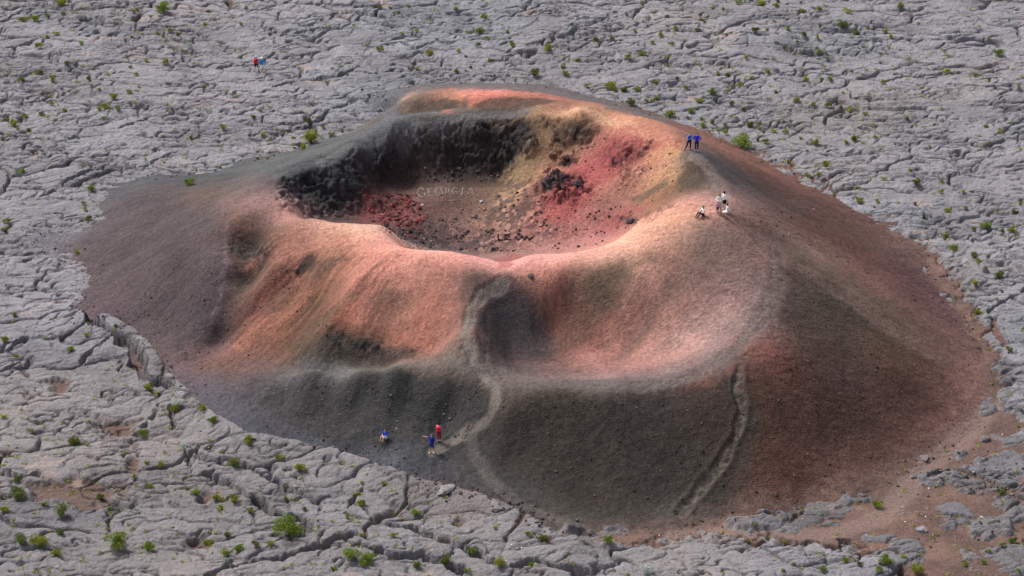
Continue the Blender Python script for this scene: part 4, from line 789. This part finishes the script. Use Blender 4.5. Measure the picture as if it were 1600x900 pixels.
def hand(wr, el):
    """palm, four unequal fingers, thumb leaving the side of the palm; slightly curled"""
    w = Vector(wr); d = (w-Vector(el)).normalized(); up = Vector((0, 0, 1)) if abs(d.z) < .8 else Vector((0, 1, 0)); s = d.cross(up).normalized(); n = s.cross(d)
    c = [(w, .026, w+d*.075, .024), (w+d*.04-s*.022, .017, w+d*.085-s*.026, .013), (w+d*.04+s*.022, .017, w+d*.085+s*.026, .013)]
    for k, L_ in ((-1.5, .060), (-.5, .075), (.5, .080), (1.5, .068)):
        a = w+d*.085+s*k*.020; b = a+d*L_*.5-n*.006+s*k*.004; e = b+d*L_*.45-n*.022
        c += [(a, .0095, b, .009), (b, .009, e, .0075)]
    a = w+d*.03+s*.028; b = a+d*.03+s*.03-n*.01; c += [(a, .012, b, .010), (b, .010, b+d*.032+s*.006-n*.008, .0085)]
    return c
def person(u, v, face, label, base='stand', scale=1.0, mods=None, shirt='ffffff', sleeves='short', bottom='222222', legs='short', shoes='dddddd', hair='1c140f', hat=None, skirt=False, long_hair=False, group=None):
    J = {k: (list(x) if isinstance(x, list) else x) for k, x in (STAND if base == 'stand' else SIT).items()}
    for k, x in (mods or {}).items(): J[k] = x
    root = empty('person', (0, 0, 0)); V_ = Vector
    hd = V_(J['head']); nk = V_(J['neck']); ch = V_(J['chest']); hp = V_(J['hip'])
    caps = [(hp, .125, hp+(ch-hp)*.4, .108, (1.18, .85, 1)), (hp+(ch-hp)*.4, .108, ch, .125, (1.2, .85, 1)), (ch, .125, nk-V_((0, 0, .10)), .10, (1.35, .85, 1)), (nk-V_((0, 0, .06)), .058, hd-V_((0, 0, .06)), .052),
            (hd+V_((0, .012, .03)), .088, hd-V_((0, -.002, .03)), .076, (.92, 1.06, 1.1)), (hd+V_((0, -.045, -.075)), .038, hd+V_((0, -.02, -.06)), .05), (hd+V_((0, -.088, .01)), .010, hd+V_((0, -.108, -.022)), .014)]
    for s in (-1, 1): caps.append((hd+V_((s*.082, .01, -.012)), .016, hd+V_((s*.088, .02, .015)), .016))
    for i in (0, 1):
        sh, el, wr, hj, kn, an, toe = [V_(J[k][i]) for k in ('sh', 'el', 'wr', 'hj', 'kn', 'an', 'toe')]
        caps += [(nk-V_((0, 0, .09)), .07, sh, .058), (sh, .055, el, .040), (el, .041, el+(wr-el)*.3, .043), (el+(wr-el)*.3, .043, wr, .026)]+hand(wr, el)
        caps += [(hj, .095, kn, .058), (kn, .056, kn+(an-kn)*.3, .058), (kn+(an-kn)*.3, .058, an, .036), (an, .038, toe, .032), (an, .038, an+(an-toe).normalized()*.05-V_((0, 0, .03)), .034)]
    body = blob('body', caps, .0105, M_SKIN, root, 2)
    me = body.data; me.materials.append(M_EYE); me.materials.append(M_LIP)
    for p in me.polygons:
        c = p.center-hd
        if c.y < -.05:
            if abs(abs(c.x)-.034) < .013 and abs(c.z-.016) < .007: p.material_index = 1
            elif abs(c.x) < .024 and abs(c.z+.062) < .006: p.material_index = 2
    M_S = cloth(shirt, 'shirt'); up = [(hp+V_((0, 0, .04)), .138, hp+(ch-hp)*.45, .128, (1.2, .9, 1)), (hp+(ch-hp)*.45, .128, ch, .142, (1.22, .9, 1)), (ch, .142, nk-V_((0, 0, .11)), .11, (1.38, .9, 1))]
    lo = [(hp+V_((0, 0, -.02)), .138, hp+V_((0, 0, .06)), .132, (1.2, .92, 1))]; ft = []
    for i in (0, 1):
        sh, el, wr, hj, kn, an, toe = [V_(J[k][i]) for k in ('sh', 'el', 'wr', 'hj', 'kn', 'an', 'toe')]
        up += [(nk-V_((0, 0, .085)), .075, sh, .07), (sh, .07, sh+(el-sh)*(.65 if sleeves == 'short' else 1), .06 if sleeves == 'short' else .053)]
        if sleeves == 'long': up.append((el, .053, el+(wr-el)*.92, .038))
        lo.append((hj, .108, hj+(kn-hj)*(.78 if legs == 'short' else 1), .088 if legs == 'short' else .07))
        if legs == 'long': lo += [(kn, .070, an+(kn-an)*.05, .056)]
        ft += [(an-V_((0, 0, .02)), .047, toe, .042), (an-V_((0, 0, .02)), .047, an+(an-toe).normalized()*.05-V_((0, 0, .03)), .042)]
    if skirt: lo = [(hp+V_((0, 0, .05)), .135, hp-V_((0, 0, .32)), .21, (1.1, .9, .5))]
    blob('shirt', up, .014, M_S, root, 3); blob('skirt' if skirt else ('shorts' if legs == 'short' else 'trousers'), lo, .014, cloth(bottom, 'bottoms'), root, 3); blob('shoes', ft, .011, cloth(shoes, 'shoe'), root, 1)
    hc = [(hd+V_((0, .022, .045)), .093, hd+V_((0, .045, -.02)), .082, (.98, 1, 1))]
    if long_hair: hc.append((hd+V_((0, .075, -.02)), .07, hd+V_((0, .085, -.2)), .05))
    blob('hair', hc, .012, cloth(hair, 'hair'), root, 2)
    if hat: blob('hat', [(hd+V_((0, .01, .075)), .103, hd+V_((0, .01, .07)), .106, (1, 1.05, .8)), (hd+V_((0, -.06, .06)), .085, hd+V_((0, -.10, .055)), .07, (1, 1, .16))], .012, cloth(hat, 'hat'), root, 1)
    p = spot(u, v); root.location = p+Vector((0, 0, .0)); root.rotation_euler = (0, 0, math.radians(face)); root.scale = (scale,)*3
    # let both feet (or the seat) meet the slope
    M = Matrix.Translation(p) @ Matrix.Rotation(math.radians(face), 4, 'Z') @ Matrix.Scale(scale, 4)
    low = [M @ Vector(q) for q in J['toe']+J['an']]; gap = [q.z-(.03 if i < 2 else .055)*scale-float(ground(q.x, q.y)) for i, q in enumerate(low)]
    if base == 'sit': h_ = M @ Vector((J['hip'][0], J['hip'][1], 0)); gap = [h_.z-float(ground(h_.x, h_.y))]
    root.location.z -= (min(gap)+sorted(gap)[len(gap)//2])/2 if base != 'sit' else gap[0]
    tag(root, label, 'person', group); return root
def pack(per, hexs, label, z=1.22, y=.19, off=0):
    """a rucksack with lid, front pocket and two shoulder straps"""
    root = empty('backpack', per.location, per.rotation_euler.z); root.scale = per.scale
    blob('bag', [((off-.07, y, z-.17), .10, (off-.06, y-.01, z+.15), .085, (1, .8, 1)), ((off+.07, y, z-.17), .10, (off+.06, y-.01, z+.15), .085, (1, .8, 1))], .014, cloth(hexs, 'pack'), root, 3)
    blob('pocket', [((off-.05, y+.10, z-.16), .05, (off+.05, y+.10, z-.06), .045)], .012, cloth(hexs, 'pack'), root, 2)
    blob('lid', [((off-.07, y-.01, z+.18), .075, (off+.07, y-.01, z+.18), .075, (1, 1.2, .6))], .012, cloth(hexs, 'pack'), root, 2)
    for s in (-1, 1):
        blob('strap', [((off+s*.11, y-.06, z+.17), .018, (off+s*.125, -.03, z+.25), .018), ((off+s*.125, -.03, z+.25), .018, (off+s*.12, -.145, z+.05), .018), ((off+s*.12, -.145, z+.05), .018, (off+s*.13, -.02, z-.2), .016)], .012, cloth('202022', 'strap'), root, 1)
    tag(root, label, 'backpack'); return root
walk = dict(kn=[(-.10, -.16, .52), (.10, .03, .50)], an=[(-.10, -.24, .12), (.10, .24, .16)], toe=[(-.11, -.42, .06), (.11, .10, .03)], el=[(-.24, .12, 1.15), (.24, -.08, 1.15)], wr=[(-.24, .06, .90), (.24, -.26, .99)])
a = person(400.5, 111, 150, 'person walking in a red top, white hat and black shorts on the far lava', mods=walk, shirt='d8303c', bottom='141416', shoes='6a4a40', hat='f4f4f6')
pack(a, 'd02838', 'bright red backpack worn by the walker in a white hat on the far lava')
person(409.5, 113, 20, 'person in a bright blue top, white shorts and pale hat, walking beside a red backpack', mods=walk, shirt='2a8ae6', bottom='f2f2f4', shoes='e8b0a8', hat='f6f2f0', sleeves='short')
person(1077, 234, 10, 'person in a blue T-shirt on the right rim, one leg out, hands raised to face', mods=dict(kn=[(-.22, -.04, .50), (.09, 0, .50)], an=[(-.40, -.02, .09), (.10, .02, .09)], toe=[(-.50, -.14, .03), (.12, -.15, .03)],
       el=[(-.26, -.14, 1.28), (.26, -.14, 1.28)], wr=[(-.09, -.20, 1.50), (.09, -.20, 1.50)]), shirt='1e78e0', bottom='1c222e', legs='long', shoes='2a2426', hair='6a4a34')
person(1088.5, 235.5, -15, 'person in a royal blue jacket and dark trousers, hands on hips on the right rim', mods=dict(el=[(-.36, .08, 1.18), (.36, .08, 1.18)], wr=[(-.17, -.03, 1.02), (.17, -.03, 1.02)]), shirt='2430dc', sleeves='long', bottom='222a34', legs='long', shoes='e8e8ea', hair='3a2018')
person(1131.5, 327, 150, 'person standing tallest on the summit in a long white top and dark shorts', shirt='f6f4f2', sleeves='long', bottom='161a2a', shoes='e4d8e0', hair='2c120e')
person(1124, 331.5, 5, 'person standing in a white blouse and pale blue skirt, behind a child in pink', mods=dict(el=[(-.30, -.06, 1.18), (.30, -.06, 1.18)], wr=[(-.12, -.22, 1.16), (.12, -.22, 1.18)]), shirt='faf8f2', sleeves='long', bottom='b8c0dc', skirt=True, shoes='4a3028', hair='5a4030', long_hair=True)
person(1121, 333.5, 25, 'small child in a pink top and purple shorts, in front of someone in white', scale=.62, shirt='f49cc0', bottom='40306a', shoes='8a6a50', hair='2a1410')
person(1135, 333, -70, 'person sitting on the summit in a white top with legs stretched out', base='sit', mods=dict(kn=[(-.11, -.40, .13), (.11, -.40, .14)], an=[(-.11, -.80, .09), (.11, -.80, .09)], toe=[(-.13, -.87, .22), (.13, -.87, .22)], wr=[(-.25, .20, .10), (.25, .20, .10)], el=[(-.26, .16, .36), (.26, .16, .36)]),
       shirt='faf8f6', sleeves='long', bottom='ece0da', legs='long', shoes='e8c8bc', hair='1a1a22')
person(1098, 338, -60, 'person sitting apart on the pink rim in a white top, green cap and dark trousers', base='sit', shirt='f4f4f2', bottom='1c2038', legs='long', shoes='22222c', hair='2a2018', hat='4a8a4a')
person(602, 687, -35, 'person sitting alone on the dark slope in a blue shirt and white shorts', base='sit', shirt='2450d0', bottom='f2f0f0', shoes='241c1a', hair='0c0a0a')
a = person(675, 708.5, -30, 'person in a blue top standing on the dark slope with one arm stretched out sideways', mods=dict(el=[(-.44, -.02, 1.36), (.25, .03, 1.13)], wr=[(-.69, -.05, 1.38), (.26, -.04, .90)], kn=[(-.11, -.06, .50), (.12, .02, .50)], an=[(-.12, -.04, .09), (.15, .14, .12)], toe=[(-.15, -.21, .03), (.18, -.02, .03)]),
           shirt='2038b4', bottom='2a3a86', shoes='ece4c8', hair='7a5a40')
pack(a, '101838', 'dark navy backpack worn by the person with an outstretched arm')
a = person(686, 690, 160, 'person in a pink top and dark red trousers at the lower end of the footpath', mods=dict(wr=[(-.24, -.16, .98), (.24, -.16, .98)]), shirt='f07aa8', bottom='9c1c44', legs='long', shoes='fafafa', hair='0e0a0c')
pack(a, 'e83048', 'bright red backpack worn by the person in pink beside the footpath', z=1.18)
